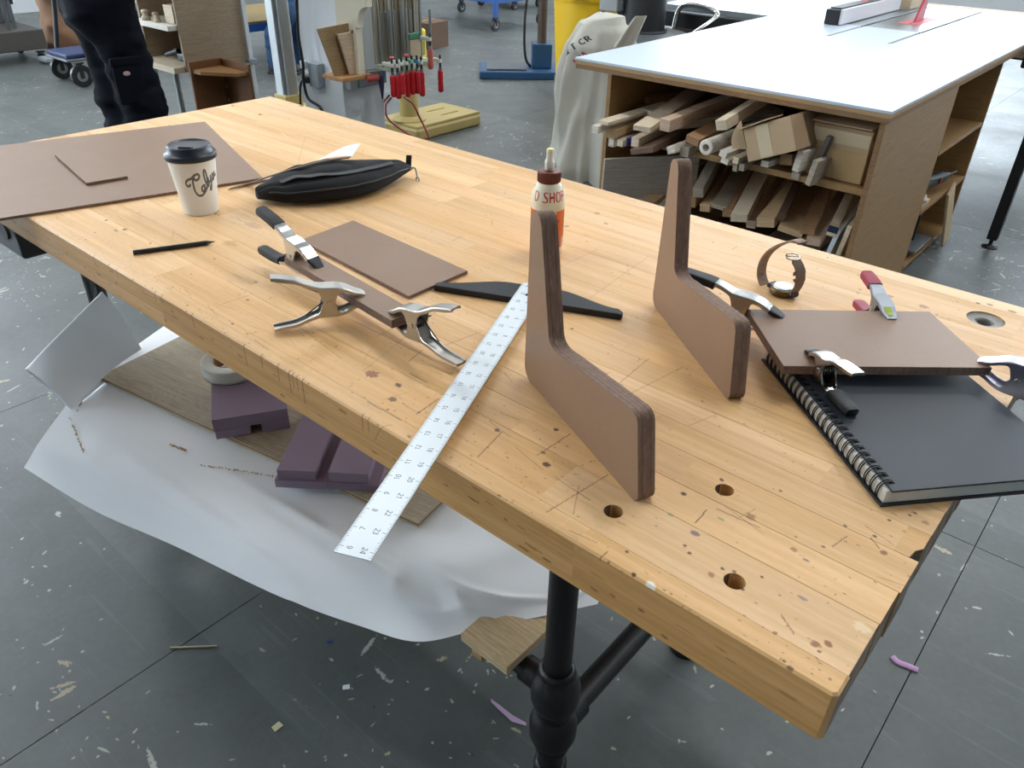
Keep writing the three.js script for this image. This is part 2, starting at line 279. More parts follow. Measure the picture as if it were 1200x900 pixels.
  const uvBench = (g0) => {
    const g = g0.toNonIndexed ? (g0.index ? g0.toNonIndexed() : g0) : g0, p = g.attributes.position, n = g.attributes.normal, uv = [];
    for (let i = 0; i < p.count; i++) {
      const x = p.getX(i), y = p.getY(i), z = p.getZ(i); let u = (x + BL) / BL, v;
      if (Math.abs(n.getX(i)) > 0.8) { u = (z + BW) / BL; v = (BW + BT + (BH - y)) / TV; }
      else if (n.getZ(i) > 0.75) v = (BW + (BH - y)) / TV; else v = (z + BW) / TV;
      uv.push(u, Math.min(0.9995, Math.max(0.0005, v)));
    }
    g.setAttribute('uv', new THREE.Float32BufferAttribute(uv, 2)); return g;
  };
  const ring = (x, z, r, n = 28) => Array.from({ length: n }, (_, i) => [x + r * Math.cos(-i / n * 6.2832), z + r * Math.sin(-i / n * 6.2832)]);
  const holes = [[719, 599, 0.0095], [849, 574, 0.0092], [861, 681, 0.0095], [1155, 374, 0.0245]].map(([x, y, r]) => { const p = P(x, y); return [p.x, p.z, r]; });
  for (let i = 0; i < seams.length - 1; i++) {
    const b = seams[i], a = seams[i + 1], gap = [1, 2, 3, 4, 6, 10, 12, 15].includes(i) ? 0.0002 : 0.00004, wob = rr(-0.0012, 0.0012);
    const hs = holes.filter(([, z]) => z < b && z > a).map(([x, z, r]) => ring(x, z, r));
    let out = [[-BL + 0.001, a + gap], [wob, a + gap], [wob, b - gap], [-BL + 0.001, b - gap]].reverse();
    if (i === 0) out = [[-BL + 0.001, a - 0.0019], [0, a - 0.0019], [0, -0.004], [-0.004, 0], [-BL + 0.001, 0]].reverse();
    if (i === 4) out = [[-BL, a + gap], [-0.001, a + gap], [-0.001, b - 0.02], [-0.006, b - 0.012], [-0.0075, b - gap], [-BL, b - gap]].reverse();   // a chipped end
    const g = flat(out, BT, i === 0 ? 0.0022 : 0.00026, hs).translate(0, BH - BT, 0);
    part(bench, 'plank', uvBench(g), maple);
  }
  // the cast insert let into the top, and the bore in it
  { const [x, z] = holes[3]; const ins = part(bench, 'bench_insert', lathe([[0.011, -0.02], [0.011, -0.006], [0.0135, -0.004], [0.0225, -0.004], [0.0238, -0.0015], [0.0243, -0.002], [0.0243, -0.02]], 40).translate(x, BH, z), mat('#8d8b86', 0.5, { metalness: 0.85, bumpMap: fineNoise, bumpScale: 0.0006 }), 'grey cast round insert with a bore');
    part(ins, 'bore', lathe([[0, -0.018], [0.0112, -0.0178], [0.0112, -0.006], [0.0095, -0.006], [0.0095, -0.016]], 24).translate(x, BH, z), mat('#8d8b86', 0.6, { metalness: 0.6 })); }
  // pipe frame
  const LX = -0.385, LZ = -0.195, FX = -1.785, BZ = -0.69, r = 0.0215;
  const fitting = (x, y, z) => lathe([[0.0225, 0.058], [0.028, 0.056], [0.0285, 0.046], [0.026, 0.042], [0.033, 0.034], [0.0385, 0.016], [0.0385, -0.012], [0.033, -0.03], [0.027, -0.036], [0.0285, -0.042], [0.028, -0.05], [0.0225, -0.052]], 28).translate(x, y, z);
  for (const [x, z] of [[LX, LZ], [LX, BZ], [FX, LZ], [FX, BZ]]) {
    const leg = part(bench, 'leg', merge([cyl(r, r, V(x, 0.0, z), V(x, BH - BT, z), 28), lathe([[0.0222, 0.17], [0.028, 0.165], [0.028, 0.14], [0.0222, 0.135], [0.0222, 0.03], [0.034, 0.024], [0.04, 0.01], [0.04, 0]], 28).translate(x, 0, z)]), M.pipe);
    part(leg, 'pipe_fitting', fitting(x, 0.352, z), M.pipe); part(leg, 'pipe_fitting', fitting(x, 0.262, z), M.pipe);
    part(leg, 'top_flange', lathe([[0.0222, -0.02], [0.03, -0.018], [0.033, -0.006], [0.05, -0.004], [0.05, 0]], 28).translate(x, BH - BT, z), M.pipe);
  }
  for (const x of [LX, FX]) part(bench, 'cross_pipe', merge([cyl(r, r, V(x, 0.262, LZ), V(x, 0.262, BZ), 24), cyl(0.0275, 0.0275, V(x, 0.262, LZ - 0.03), V(x, 0.262, LZ - 0.062), 24), cyl(0.0275, 0.0275, V(x, 0.262, BZ + 0.03), V(x, 0.262, BZ + 0.062), 24)]), M.pipe);
  for (const z of [LZ, BZ]) part(bench, 'long_pipe', merge([cyl(0.0168, 0.0168, V(LX, 0.357, z), V(FX, 0.357, z), 24), cyl(0.0225, 0.0225, V(LX - 0.03, 0.357, z), V(LX - 0.06, 0.357, z), 24)]), M.pipe);
  const br = part(bench, 'end_bracket', box(-1.9, -1.73, 0.71, BH - BT, -0.13, -0.055, 0.008), M.pipe, 'black steel bracket under the bench end');
  part(br, 'bracket_cap', cyl(0.022, 0.022, V(-1.79, 0.765, -0.056), V(-1.79, 0.765, -0.05), 24), mat('#3b3e3d', 0.6));
}

// ---------------------------------------------------------------- things on the bench
const mdfBoard = (P, thickness, y) => {                       // P: outline points in x,z -> faces in fibreboard brown, cut edges darker
  const g = flat(P, thickness, 0.0005).translate(0, y, 0), n = g.attributes.normal;
  const q = worldUV(g), idx = []; const nn = q.attributes.normal;
  const top = [], side = [];
  for (let i = 0; i < nn.count; i += 3) (Math.abs(nn.getY(i)) > 0.75 ? top : side).push(i, i + 1, i + 2);
  const cut = (ids) => { const o = new THREE.BufferGeometry(); for (const [k, s] of [['position', 3], ['normal', 3], ['uv', 2]]) { const a = q.attributes[k], v = []; for (const i of ids) for (let c = 0; c < s; c++) v.push(a.array[i * s + c]); o.setAttribute(k, new THREE.Float32BufferAttribute(v, s)); } return o; };
  return [cut(top), cut(side)];
};
function rectFrom(a, b, w) {                                   // rectangle on the edge a->b, w metres to its left in plan
  const d = b.clone().sub(a).setY(0).normalize(), n = V(d.z, 0, -d.x); 
  return [[a.x, a.z], [b.x, b.z], [b.x + n.x * w, b.z + n.z * w], [a.x + n.x * w, a.z + n.z * w]];
}
function board(name, label, outline, thickness, y, layers = 1) {
  const t = thing(name, label, 'board');
  for (let i = 0; i < layers; i++) {
    const o = outline.map(([x, z]) => [x + (i ? rr(-0.0004, 0.0004) : 0), z + (i ? rr(-0.0004, 0.0004) : 0)]);
    const [f, e] = mdfBoard(o, thickness, y + i * thickness);
    const m = part(t, layers > 1 ? 'layer' : 'sheet', f, M.mdf); part(m, 'cut_edge', e, M.mdfEdge);
  }
  return t;
}
{ // big sheet at the far end: right edge (240,142)-(308,208), running out past the bench corner
  const a = at(308, 208, BH + 0.006), b = at(240, 142, BH + 0.006); a.y = b.y = 0;
  const u = b.clone().sub(a).normalize(), n = V(u.z, 0, -u.x); if (n.x > 0) n.negate();
  const L = 0.72, o = [[a.x, a.z], [b.x, b.z], [b.x - (-n.x) * L, b.z + n.z * L], [a.x + n.x * L, a.z + n.z * L]];
  const f = at(0, 252, BH + 0.006), dir = f.clone().sub(a).setY(0).normalize();            // front edge direction as seen
  const back = at(0, 172, BH + 0.006).sub(b).setY(0).normalize();
  const m = dir.clone().add(back).normalize(), out = [[a.x, a.z], [b.x, b.z], [b.x + m.x * L, b.z + m.z * L], [a.x + m.x * L, a.z + m.z * L]];
  board('fibreboard_sheet', 'large brown hardboard sheet overhanging the far corner of the bench', out, 0.005, BH + 0.0004);
  const q = [[64, 181], [101, 214], [149, 206], [112, 174]].map(([x, y]) => at(x, y, BH + 0.0114));
  board('fibreboard_offcut', 'small brown hardboard rectangle lying on the large sheet', q.map((p) => [p.x, p.z]), 0.005, BH + 0.0058);
  const r = [[414, 258], [352, 281], [479, 347], [548, 317]].map(([x, y]) => at(x, y, BH + 0.0055));
  board('fibreboard_rectangle', 'brown hardboard rectangle lying flat between the pouch and the T-square', r.map((p) => [p.x, p.z]), 0.005, BH + 0.0004);
}
const STRIP_Y = BH + 0.0285, PANEL_Y = BH + 0.030;
{
  const s = [[-0.889, -0.150], [-0.628, -0.124], [-0.6215, -0.163], [-0.8825, -0.189]];
  board('laminated_strip', 'narrow laminated hardboard strip held by three spring clamps', s, 0.0055, STRIP_Y, 2);
  const p = [[875, 362], [918, 429], [1163, 431], [1090, 365]].map(([x, y]) => at(x, y, PANEL_Y + 0.011));
  board('clamped_board', 'laminated hardboard panel held by four spring clamps above the notebook', p.map((v) => [v.x, v.z]), 0.0055, PANEL_Y, 2);
}
// L-shaped laminated brackets standing on edge
{
  const S = new THREE.Shape();
  S.moveTo(0.008, 0); S.lineTo(0.237, 0); S.quadraticCurveTo(0.2475, 0.0005, 0.2468, 0.011); S.lineTo(0.2325, 0.082); S.quadraticCurveTo(0.2305, 0.0945, 0.217, 0.0935);
  S.lineTo(0.084, 0.0765); S.quadraticCurveTo(0.05, 0.068, 0.0478, 0.09); S.lineTo(0.0215, 0.2); S.quadraticCurveTo(0.018, 0.2135, 0.0065, 0.2125); S.quadraticCurveTo(-0.0045, 0.211, -0.005, 0.2);
  S.lineTo(-0.0085, 0.02); S.quadraticCurveTo(-0.0085, 0.003, 0.008, 0);
  const t = 0.0048, n = 4;
  for (const [a, b, label] of [[[618, 444], [742, 586], 'brown L-shaped laminated bracket standing beside the T-square blade'], [[766, 359], [850, 466], 'brown L-shaped laminated bracket standing beside the clamped panel']]) {
    const A = at(a[0], a[1], BH), B = at(b[0], b[1], BH), d = B.clone().sub(A).normalize();
    const g = thing('laminated_bracket', label, 'bracket', 'pair of L-shaped brackets', [A.x, BH, A.z], Math.atan2(-d.z, d.x));
    for (let i = 0; i < n; i++) {
      const q = worldUV(upright(S, t, 0.0003).translate(rr(-0.0005, 0.0005), rr(0, 0.0004), -(i + 0.5) * t), 1, i * 0.3, 0);
      const nn = q.attributes.normal, fs = [], es = [];
      for (let k = 0; k < nn.count; k += 3) (Math.abs(nn.getZ(k)) > 0.8 ? fs : es).push(k, k + 1, k + 2);
      const cut = (ids) => { const o = new THREE.BufferGeometry(); for (const [key, s] of [['position', 3], ['normal', 3], ['uv', 2]]) { const at_ = q.attributes[key], v = []; for (const j of ids) for (let c = 0; c < s; c++) v.push(at_.array[j * s + c]); o.setAttribute(key, new THREE.Float32BufferAttribute(v, s)); } return o; };
      const m = part(g, 'layer', cut(fs), M.mdf); part(m, 'cut_edge', cut(es), M.mdfEdge);
    }
  }
}
// spring clamps
function sweepArm(st, sec) {                                  // st: [x, y, half width, flange depth]; section closed ring; returns a closed tube
  const rings = st.map((s, i) => {
    const a = st[Math.max(0, i - 1)], b = st[Math.min(st.length - 1, i + 1)], tx = b[0] - a[0], ty = b[1] - a[1], l = Math.hypot(tx, ty) || 1, nx = -ty / l, ny = tx / l, sg = nx * 0 + ny < 0 ? -1 : 1;
    return sec(s).map(([z, n]) => V(s[0] + nx * n * sg, s[1] + ny * n * sg, z));
  });
  const m = rings[0].length, p = [], ix = [];
  rings.forEach((r) => r.forEach((q) => p.push(q.x, q.y, q.z)));
  for (let i = 0; i < rings.length - 1; i++) for (let j = 0; j < m; j++) { const a = i * m + j, b = i * m + (j + 1) % m, c = a + m, d = b + m; ix.push(a, b, d, a, d, c); }
  for (const e of [0, rings.length - 1]) { const c = new THREE.Vector3(); rings[e].forEach((q) => c.add(q)); c.divideScalar(m); const k = p.length / 3; p.push(c.x, c.y, c.z); for (let j = 0; j < m; j++) { const a = e * m + j, b = e * m + (j + 1) % m; e ? ix.push(a, b, k) : ix.push(b, a, k); } }
  const g = new THREE.BufferGeometry(); g.setAttribute('position', new THREE.Float32BufferAttribute(p, 3)); g.setIndex(ix);
  const c = toCreasedNormals(g, 0.7); c.setAttribute('uv', new THREE.Float32BufferAttribute(new Float32Array(c.attributes.position.count * 2), 2)); return c;
}
function springClamp(label, o) {
  // o: jaw point, dir (plan angle from handle to jaw), L, span, gap (held thickness), tilt, metal, grip, tip
  const g = thing('spring_clamp', label, 'clamp', 'spring clamps on the bench'), L = o.L, t = 0.0014, W0 = (o.width ?? 0.0105);
  const hy = o.span / 2, gapH = o.gap / 2;
  const key = [[0.405, gapH / L + 0.006, 0.62], [0.36, gapH / L + 0.03, 0.75], [0.29, 0.105, 0.9], [0.2, 0.15, 1.0], [0.1, 0.175, 1.05], [0.0, 0.178, 1.05], [-0.1, 0.185, 1.0], [-0.2, 0.22, 0.9], [-0.34, lerp(0.22, hy / L, 0.6), 0.86], [-0.48, lerp(0.22, hy / L, 0.86), 0.84], [-0.595, hy / L, 0.8]];
  const crv = new THREE.CatmullRomCurve3(key.map(([x, y, w]) => V(x * L, y * L, w * W0)), false, 'centripetal');
  const half = (sgn, narrow) => {
    const arm = [], N = 46;
    for (let i = 0; i <= N; i++) {
      const q = crv.getPoint(i / N), xn = q.x / L;
      const ear = Math.exp(-Math.pow((xn - 0.01) / 0.085, 4)), d = 0.0035 + smooth(0.4, 0.3, xn) * 0.0015 + ear * (q.y + 0.045 * L - 0.004) - smooth(-0.5, -0.6, xn) * 0.0012;
      arm.push([q.x, q.y * sgn, q.z * (narrow ? 0.93 : 1), Math.max(0.003, d)]);
    }
    return arm;
  };
  const chan = ([, , w, d]) => { const r = 0.0012; return [[-w, -d], [-w, -r], [-w + r, 0], [w - r, 0], [w, -r], [w, -d], [w - t, -d], [w - t, -t - 0.0004], [-w + t, -t - 0.0004], [-w + t, -d]]; };
  const sleeve = (e, thick) => ([, , w, d]) => { const W1 = w + e, r = Math.min(0.0032, thick / 2.2); const o2 = []; for (const [cz, cn, a0] of [[W1 - r, e - r, 0], [-W1 + r, e - r, 90], [-W1 + r, e - thick + r, 180], [W1 - r, e - thick + r, 270]]) for (const a of [0, 45, 90]) o2.push([cz + r * Math.cos((a0 + a) * Math.PI / 180), cn + r * Math.sin((a0 + a) * Math.PI / 180)]); return o2; };
  const flipSec = (sec, sgn) => (s) => sgn > 0 ? sec(s) : sec(s).map(([z, n]) => [z, -n]);
  const rev = (arm) => arm;
  for (const sgn of [1, -1]) {
    const arm = half(sgn, sgn < 0), grip = sgn > 0 && 'gripTop' in o ? o.gripTop : o.grip, tip = o.tip;
    const body = part(g, sgn > 0 ? 'upper_arm' : 'lower_arm', sweepArm(arm, flipSec(chan, sgn)), o.metal);
    if (grip) { const from = sgn > 0 ? -0.27 : -0.22; const st = arm.filter(([x]) => x / L < from); const lastX = st[st.length - 1]; const ext = [...st.map((q) => [...q]), [lastX[0] - 0.003, lastX[1] + sgn * 0.0008, lastX[2] * 0.8, lastX[3]]]; part(body, 'grip', sweepArm(ext, flipSec(sleeve(0.0012, o.gripThick ?? 0.0105), sgn)), grip); }
    if (o.smear && sgn > 0) { const st = arm.filter(([x]) => x / L > 0.2 && x / L < 0.37); part(body, 'paint_smear', sweepArm(st, ([, , w]) => [[-w * 0.25, 0.0001], [w * 0.6, 0.0001], [w * 0.6, 0.0006], [-w * 0.25, 0.0006]]), o.smear, 'yellow-green paint smear'); }
    if (tip) { const st = arm.filter(([x]) => x / L > 0.285).map((q) => [q[0], q[1], q[2], q[3]]); const f = st[0]; part(body, 'jaw_pad', sweepArm([[f[0] + 0.003, f[1] - sgn * 0.0012, f[2] * 0.85, f[3]], ...st], flipSec(sleeve(0.0009, 0.0062), sgn)), tip); }
  }
  part(g, 'pivot_pin', merge([cyl(0.0022, 0.0022, V(0, 0, -W0 * 1.12), V(0, 0, W0 * 1.12), 14), cyl(0.0036, 0.003, V(0, 0, W0 * 1.05), V(0, 0, W0 * 1.05 + 0.0014), 16), cyl(0.0036, 0.003, V(0, 0, -W0 * 1.05), V(0, 0, -W0 * 1.05 - 0.0014), 16)]), M.zinc);
  const coil = []; for (let i = 0; i <= 90; i++) { const a = i / 90 * Math.PI * 2 * 4.3; coil.push(V(Math.cos(a) * 0.0052, Math.sin(a) * 0.0052, lerp(-0.0068, 0.0068, i / 90))); }
  part(g, 'spring', merge([tube(coil, 0.0009, 120, 6), cyl(0.0009, 0.0009, coil[0], V(-0.26 * L, 0.16 * L, -0.004), 6), cyl(0.0009, 0.0009, coil[90], V(-0.26 * L, -0.16 * L, 0.004), 6)]), M.darkSteel);
  // place: local jaw tip (0.405 L, 0) to o.jaw
  g.rotation.order = 'YZX'; g.rotation.y = -o.dir * Math.PI / 180; g.rotation.z = (o.tilt ?? 0) * Math.PI / 180; g.rotation.x = (o.roll ?? 0) * Math.PI / 180;
  const j = V(0.405 * L, 0, 0).applyEuler(g.rotation); g.position.copy(o.jaw).sub(j);
  return g;
}
{
  const J = (x, y, h) => at(x, y, BH + h), ym = STRIP_Y + 0.0055, yp = PANEL_Y + 0.0055;
  const K = (x, y, top, m) => { const p = at(x, y, top); p.y = m; return p; };
  springClamp('chrome spring clamp with black grips and tips on the strip end facing the pouch', { jaw: K(374, 312, STRIP_Y + 0.012, ym), dir: -1, L: 0.132, span: 0.074, gap: 0.012, tilt: -11, metal: M.chrome, grip: M.blackRubber, tip: M.blackRubber });
  springClamp('bare metal spring clamp gripping the middle of the narrow strip', { jaw: K(427, 343, STRIP_Y + 0.012, ym), dir: -60, L: 0.119, span: 0.076, gap: 0.0125, tilt: -4, metal: M.zinc });
  springClamp('bare metal spring clamp on the strip end facing the T-square', { jaw: K(459, 363, STRIP_Y + 0.012, ym), dir: 180, L: 0.12, span: 0.076, gap: 0.0125, tilt: -6, metal: M.zinc });
  springClamp('chrome spring clamp with black tips and long grips beside the standing bracket', { jaw: K(916, 370, PANEL_Y + 0.012, yp), dir: -10, L: 0.131, span: 0.07, gap: 0.0125, tilt: -1, metal: M.chrome, grip: M.blackRubber, tip: M.blackRubber, gripThick: 0.012 });
  springClamp('small grey spring clamp with worn red grips and a yellow smear', { jaw: K(1046, 374, PANEL_Y + 0.012, yp), dir: 50, L: 0.1, span: 0.052, gap: 0.0125, tilt: 0, metal: mat('#8d9298', 0.42, { metalness: 0.9 }), grip: mat('#a33a4c', 0.6), smear: mat('#b4c23c', 0.6), width: 0.0098 });
  springClamp('chrome spring clamp with a black lower grip resting on the notebook', { jaw: K(949, 411, PANEL_Y + 0.012, yp), dir: -140, L: 0.1, span: 0.05, gap: 0.0125, tilt: -6, metal: M.chrome, tip: M.blackRubber, grip: M.blackRubber, gripTop: null, width: 0.0098 });
  springClamp('bare lilac-tinted metal spring clamp on the panel corner at the bench end', { jaw: K(1147, 421, PANEL_Y + 0.012, yp), dir: 184, L: 0.115, span: 0.06, gap: 0.0125, tilt: -2, metal: mat('#b3afbe', 0.3, { metalness: 1 }) });
}
// T-square
{
  const a = V(0.917, 0, -0.4), b = V(-0.4, 0, -0.917), c = V(-0.582, 0, -0.331);      // near edge middle; a runs along the head, b away from the blade
  const t = thing('t_square', 'metal T-square with a black head lying across the bench front', 'ruler', null, [c.x, BH, c.z], Math.atan2(0.4, 0.917));
  const S = [], hl = 0.138;                                    // local x along the head, local z toward the blade end
  S.push([-hl, 0], [hl, 0], [hl + 0.001, -0.008], [hl - 0.006, -0.016]);
  for (let i = 1; i <= 12; i++) { const u = i / 12; S.push([lerp(hl - 0.006, 0.035, u), -lerp(0.016, 0.0475, u * u * (3 - 2 * u))]); }
  for (let i = 0; i <= 12; i++) { const u = i / 12; S.push([-lerp(0.035, hl - 0.006, u), -lerp(0.0475, 0.016, u * u * (3 - 2 * u))]); }
  S.push([-hl - 0.001, -0.008]);
  part(t, 'head', flat(S.reverse(), 0.0095, 0.001).translate(0, 0.0002, 0), mat('#10141b', 0.6, { bumpMap: fineNoise, bumpScale: 0.0002 }), 'black plastic head');
  const BLn = 0.578, bw = 0.0355, z0 = -0.05, inch = 0.0254;
  const face = canvas(2048, 118, (x, w, h) => {
    x.fillStyle = '#dfe6ea'; x.fillRect(0, 0, w, h); x.strokeStyle = '#3f4a55'; x.fillStyle = '#2c3440'; const k = w / BLn;
    for (let s = 0; s < 24.3 * 16; s++) {                      // two scales counted from opposite ends, the far one from 30 down
      const X = (BLn - (24.35 - s / 16) * inch) * k, L = s % 16 === 0 ? 17 : s % 8 === 0 ? 13 : s % 4 === 0 ? 10 : s % 2 === 0 ? 8 : 5; x.lineWidth = s % 16 === 0 ? 1.7 : 1.1;
      x.beginPath(); x.moveTo(X, 0); x.lineTo(X, L); x.moveTo(X, h); x.lineTo(X, h - L); x.stroke();
    }
    x.font = '26px sans-serif'; x.textAlign = 'center'; x.textBaseline = 'middle';
    for (let n = 1; n <= 24; n++) { const X = (BLn - (24.35 - n) * inch) * k; x.save(); x.translate(X, 36); x.fillText(String(n), 0, 0); x.restore(); x.save(); x.translate(X, h - 36); x.rotate(Math.PI); x.fillText(String(30 - n), 0, 0); x.restore(); }
  });
  face.flipY = true;
  // blade lies on the head and the bench front, so it slopes a little
  const blade = part(t, 'blade', bx(BLn, 0.0012, bw, BLn / 2, 0, 0, 0.0003), mat('#d5dde2', 0.42, { metalness: 0.35 }), 'aluminium blade with inch scales');
  blade.rotation.y = -Math.PI / 2; blade.position.set(0, 0.0104, z0);
  const top = part(blade, 'scale_print', new THREE.PlaneGeometry(BLn, bw).rotateX(-Math.PI / 2).translate(BLn / 2, 0.00072, 0), mat(null, 0.4, { map: face, metalness: 0.15 }));
  for (const [x, z] of [[0, -0.012], [0.001, -0.03]]) part(t, 'screw', lathe([[0, 0.0014], [0.0022, 0.0011], [0.0034, 0]], 14).translate(x, 0.0112, z), M.darkSteel);
}
// paper cup
{
  const p = at(231, 249, BH), c = at(231, 238, BH); const x = -1.247, z = -0.222;
  const logo = canvas(1024, 512, (g, w, h) => {
    g.fillStyle = '#eeece4'; g.fillRect(0, 0, w, h);
    const path = () => {
      g.beginPath();
      g.moveTo(70, 205); g.bezierCurveTo(50, 230, 10, 210, 25, 180); g.bezierCurveTo(40, 150, 90, 160, 115, 150);          // flourish into the C
      g.bezierCurveTo(160, 120, 215, 125, 200, 160); g.bezierCurveTo(185, 190, 130, 190, 135, 150);
      g.moveTo(125, 150); g.bezierCurveTo(90, 220, 95, 320, 160, 330); g.bezierCurveTo(220, 335, 260, 290, 285, 262);
      g.moveTo(232, 250); g.bezierCurveTo(190, 245, 185, 310, 215, 300); g.bezierCurveTo(240, 292, 240, 262, 240, 250); g.bezierCurveTo(238, 290, 250, 305, 268, 285);   // a
      g.bezierCurveTo(300, 240, 300, 120, 275, 120); g.bezierCurveTo(250, 122, 258, 250, 285, 275);                          // l
      g.bezierCurveTo(305, 285, 312, 250, 306, 205); g.bezierCurveTo(306, 262, 345, 262, 348, 200); g.bezierCurveTo(352, 260, 350, 330, 320, 322); g.bezierCurveTo(300, 312, 345, 262, 372, 248);   // y
      g.bezierCurveTo(380, 210, 372, 190, 392, 192); g.bezierCurveTo(412, 200, 402, 250, 384, 242); g.bezierCurveTo(395, 258, 430, 240, 428, 190); g.bezierCurveTo(440, 235, 450, 240, 465, 225);
    };
    g.lineCap = g.lineJoin = 'round'; g.translate(75, 30); g.rotate(-0.13); g.scale(1.22, 0.98);
    g.strokeStyle = '#4b4a47'; g.lineWidth = 21; path(); g.stroke(); g.strokeStyle = '#8f8d86'; g.lineWidth = 9; path(); g.stroke(); g.strokeStyle = '#55534f'; g.lineWidth = 4; path(); g.stroke();
  });
  const cup = thing('paper_cup', 'white paper coffee cup with a black plastic lid and script logo', 'cup', null, [x, BH, z]);
  const wall = new THREE.CylinderGeometry(0.0405, 0.0295, 0.1015, 56, 1, true).translate(0, 0.0515, 0);
  const m = mat(null, 0.7, { map: logo }); logo.wrapS = THREE.RepeatWrapping; logo.repeat.set(2, 1); logo.offset.set(0, 0);
  // the print covers one half turn, plain paper the other
  const u = wall.attributes.uv; const face = -2.35;             // seam direction
  const body = part(cup, 'cup_wall', new THREE.CylinderGeometry(0.0405, 0.0295, 0.1015, 36, 1, true, 0, Math.PI).translate(0, 0.0515, 0), mat(null, 0.7, { map: (() => { const t = logo.clone(); t.repeat.set(1, 1); t.needsUpdate = true; return t; })() }));
  part(cup, 'cup_back', merge([new THREE.CylinderGeometry(0.0405, 0.0295, 0.1015, 36, 1, true, Math.PI, Math.PI).translate(0, 0.0515, 0), new THREE.CircleGeometry(0.0296, 36).rotateX(Math.PI / 2).translate(0, 0.004, 0)]), mat('#eeece4', 0.7));
  body.parent.rotation.y = 40 * Math.PI / 180 - Math.PI / 2 + 1.12;
  const lid = part(cup, 'lid', lathe([[0.0402, 0.0965], [0.0428, 0.0965], [0.0434, 0.0995], [0.0424, 0.1015], [0.0433, 0.1035], [0.0418, 0.1065], [0.0372, 0.107], [0.0362, 0.116], [0.0345, 0.1188], [0.032, 0.1188], [0.0305, 0.1165], [0.0, 0.1158]], 56), mat('#1c2430', 0.35), 'black plastic lid');
  part(lid, 'sip_tab', bx(0.024, 0.0035, 0.009, 0.0, 0.1172, 0.0, 0.0016).rotateY(0.4).translate(0.008, 0, 0.014), mat('#1c2430', 0.35));
}
// pencil
{
  const a = at(156, 296, BH + 0.004), b = at(242, 284.5, BH + 0.004), c = at(252, 283, BH + 0.0035);
  const p = thing('pencil', 'short black pencil lying beside the paper cup', 'pencil');
  part(p, 'shaft', cyl(0.0038, 0.0038, a, b, 6), mat('#17191c', 0.45)); const k = b.clone().lerp(c, 0.55);
  part(p, 'sharpened_tip', cyl(0.0037, 0.0016, b, k, 14), mat('#26282b', 0.6)); part(p, 'lead', cyl(0.0016, 0.0004, k, c, 10), mat('#3b3d42', 0.4));
}
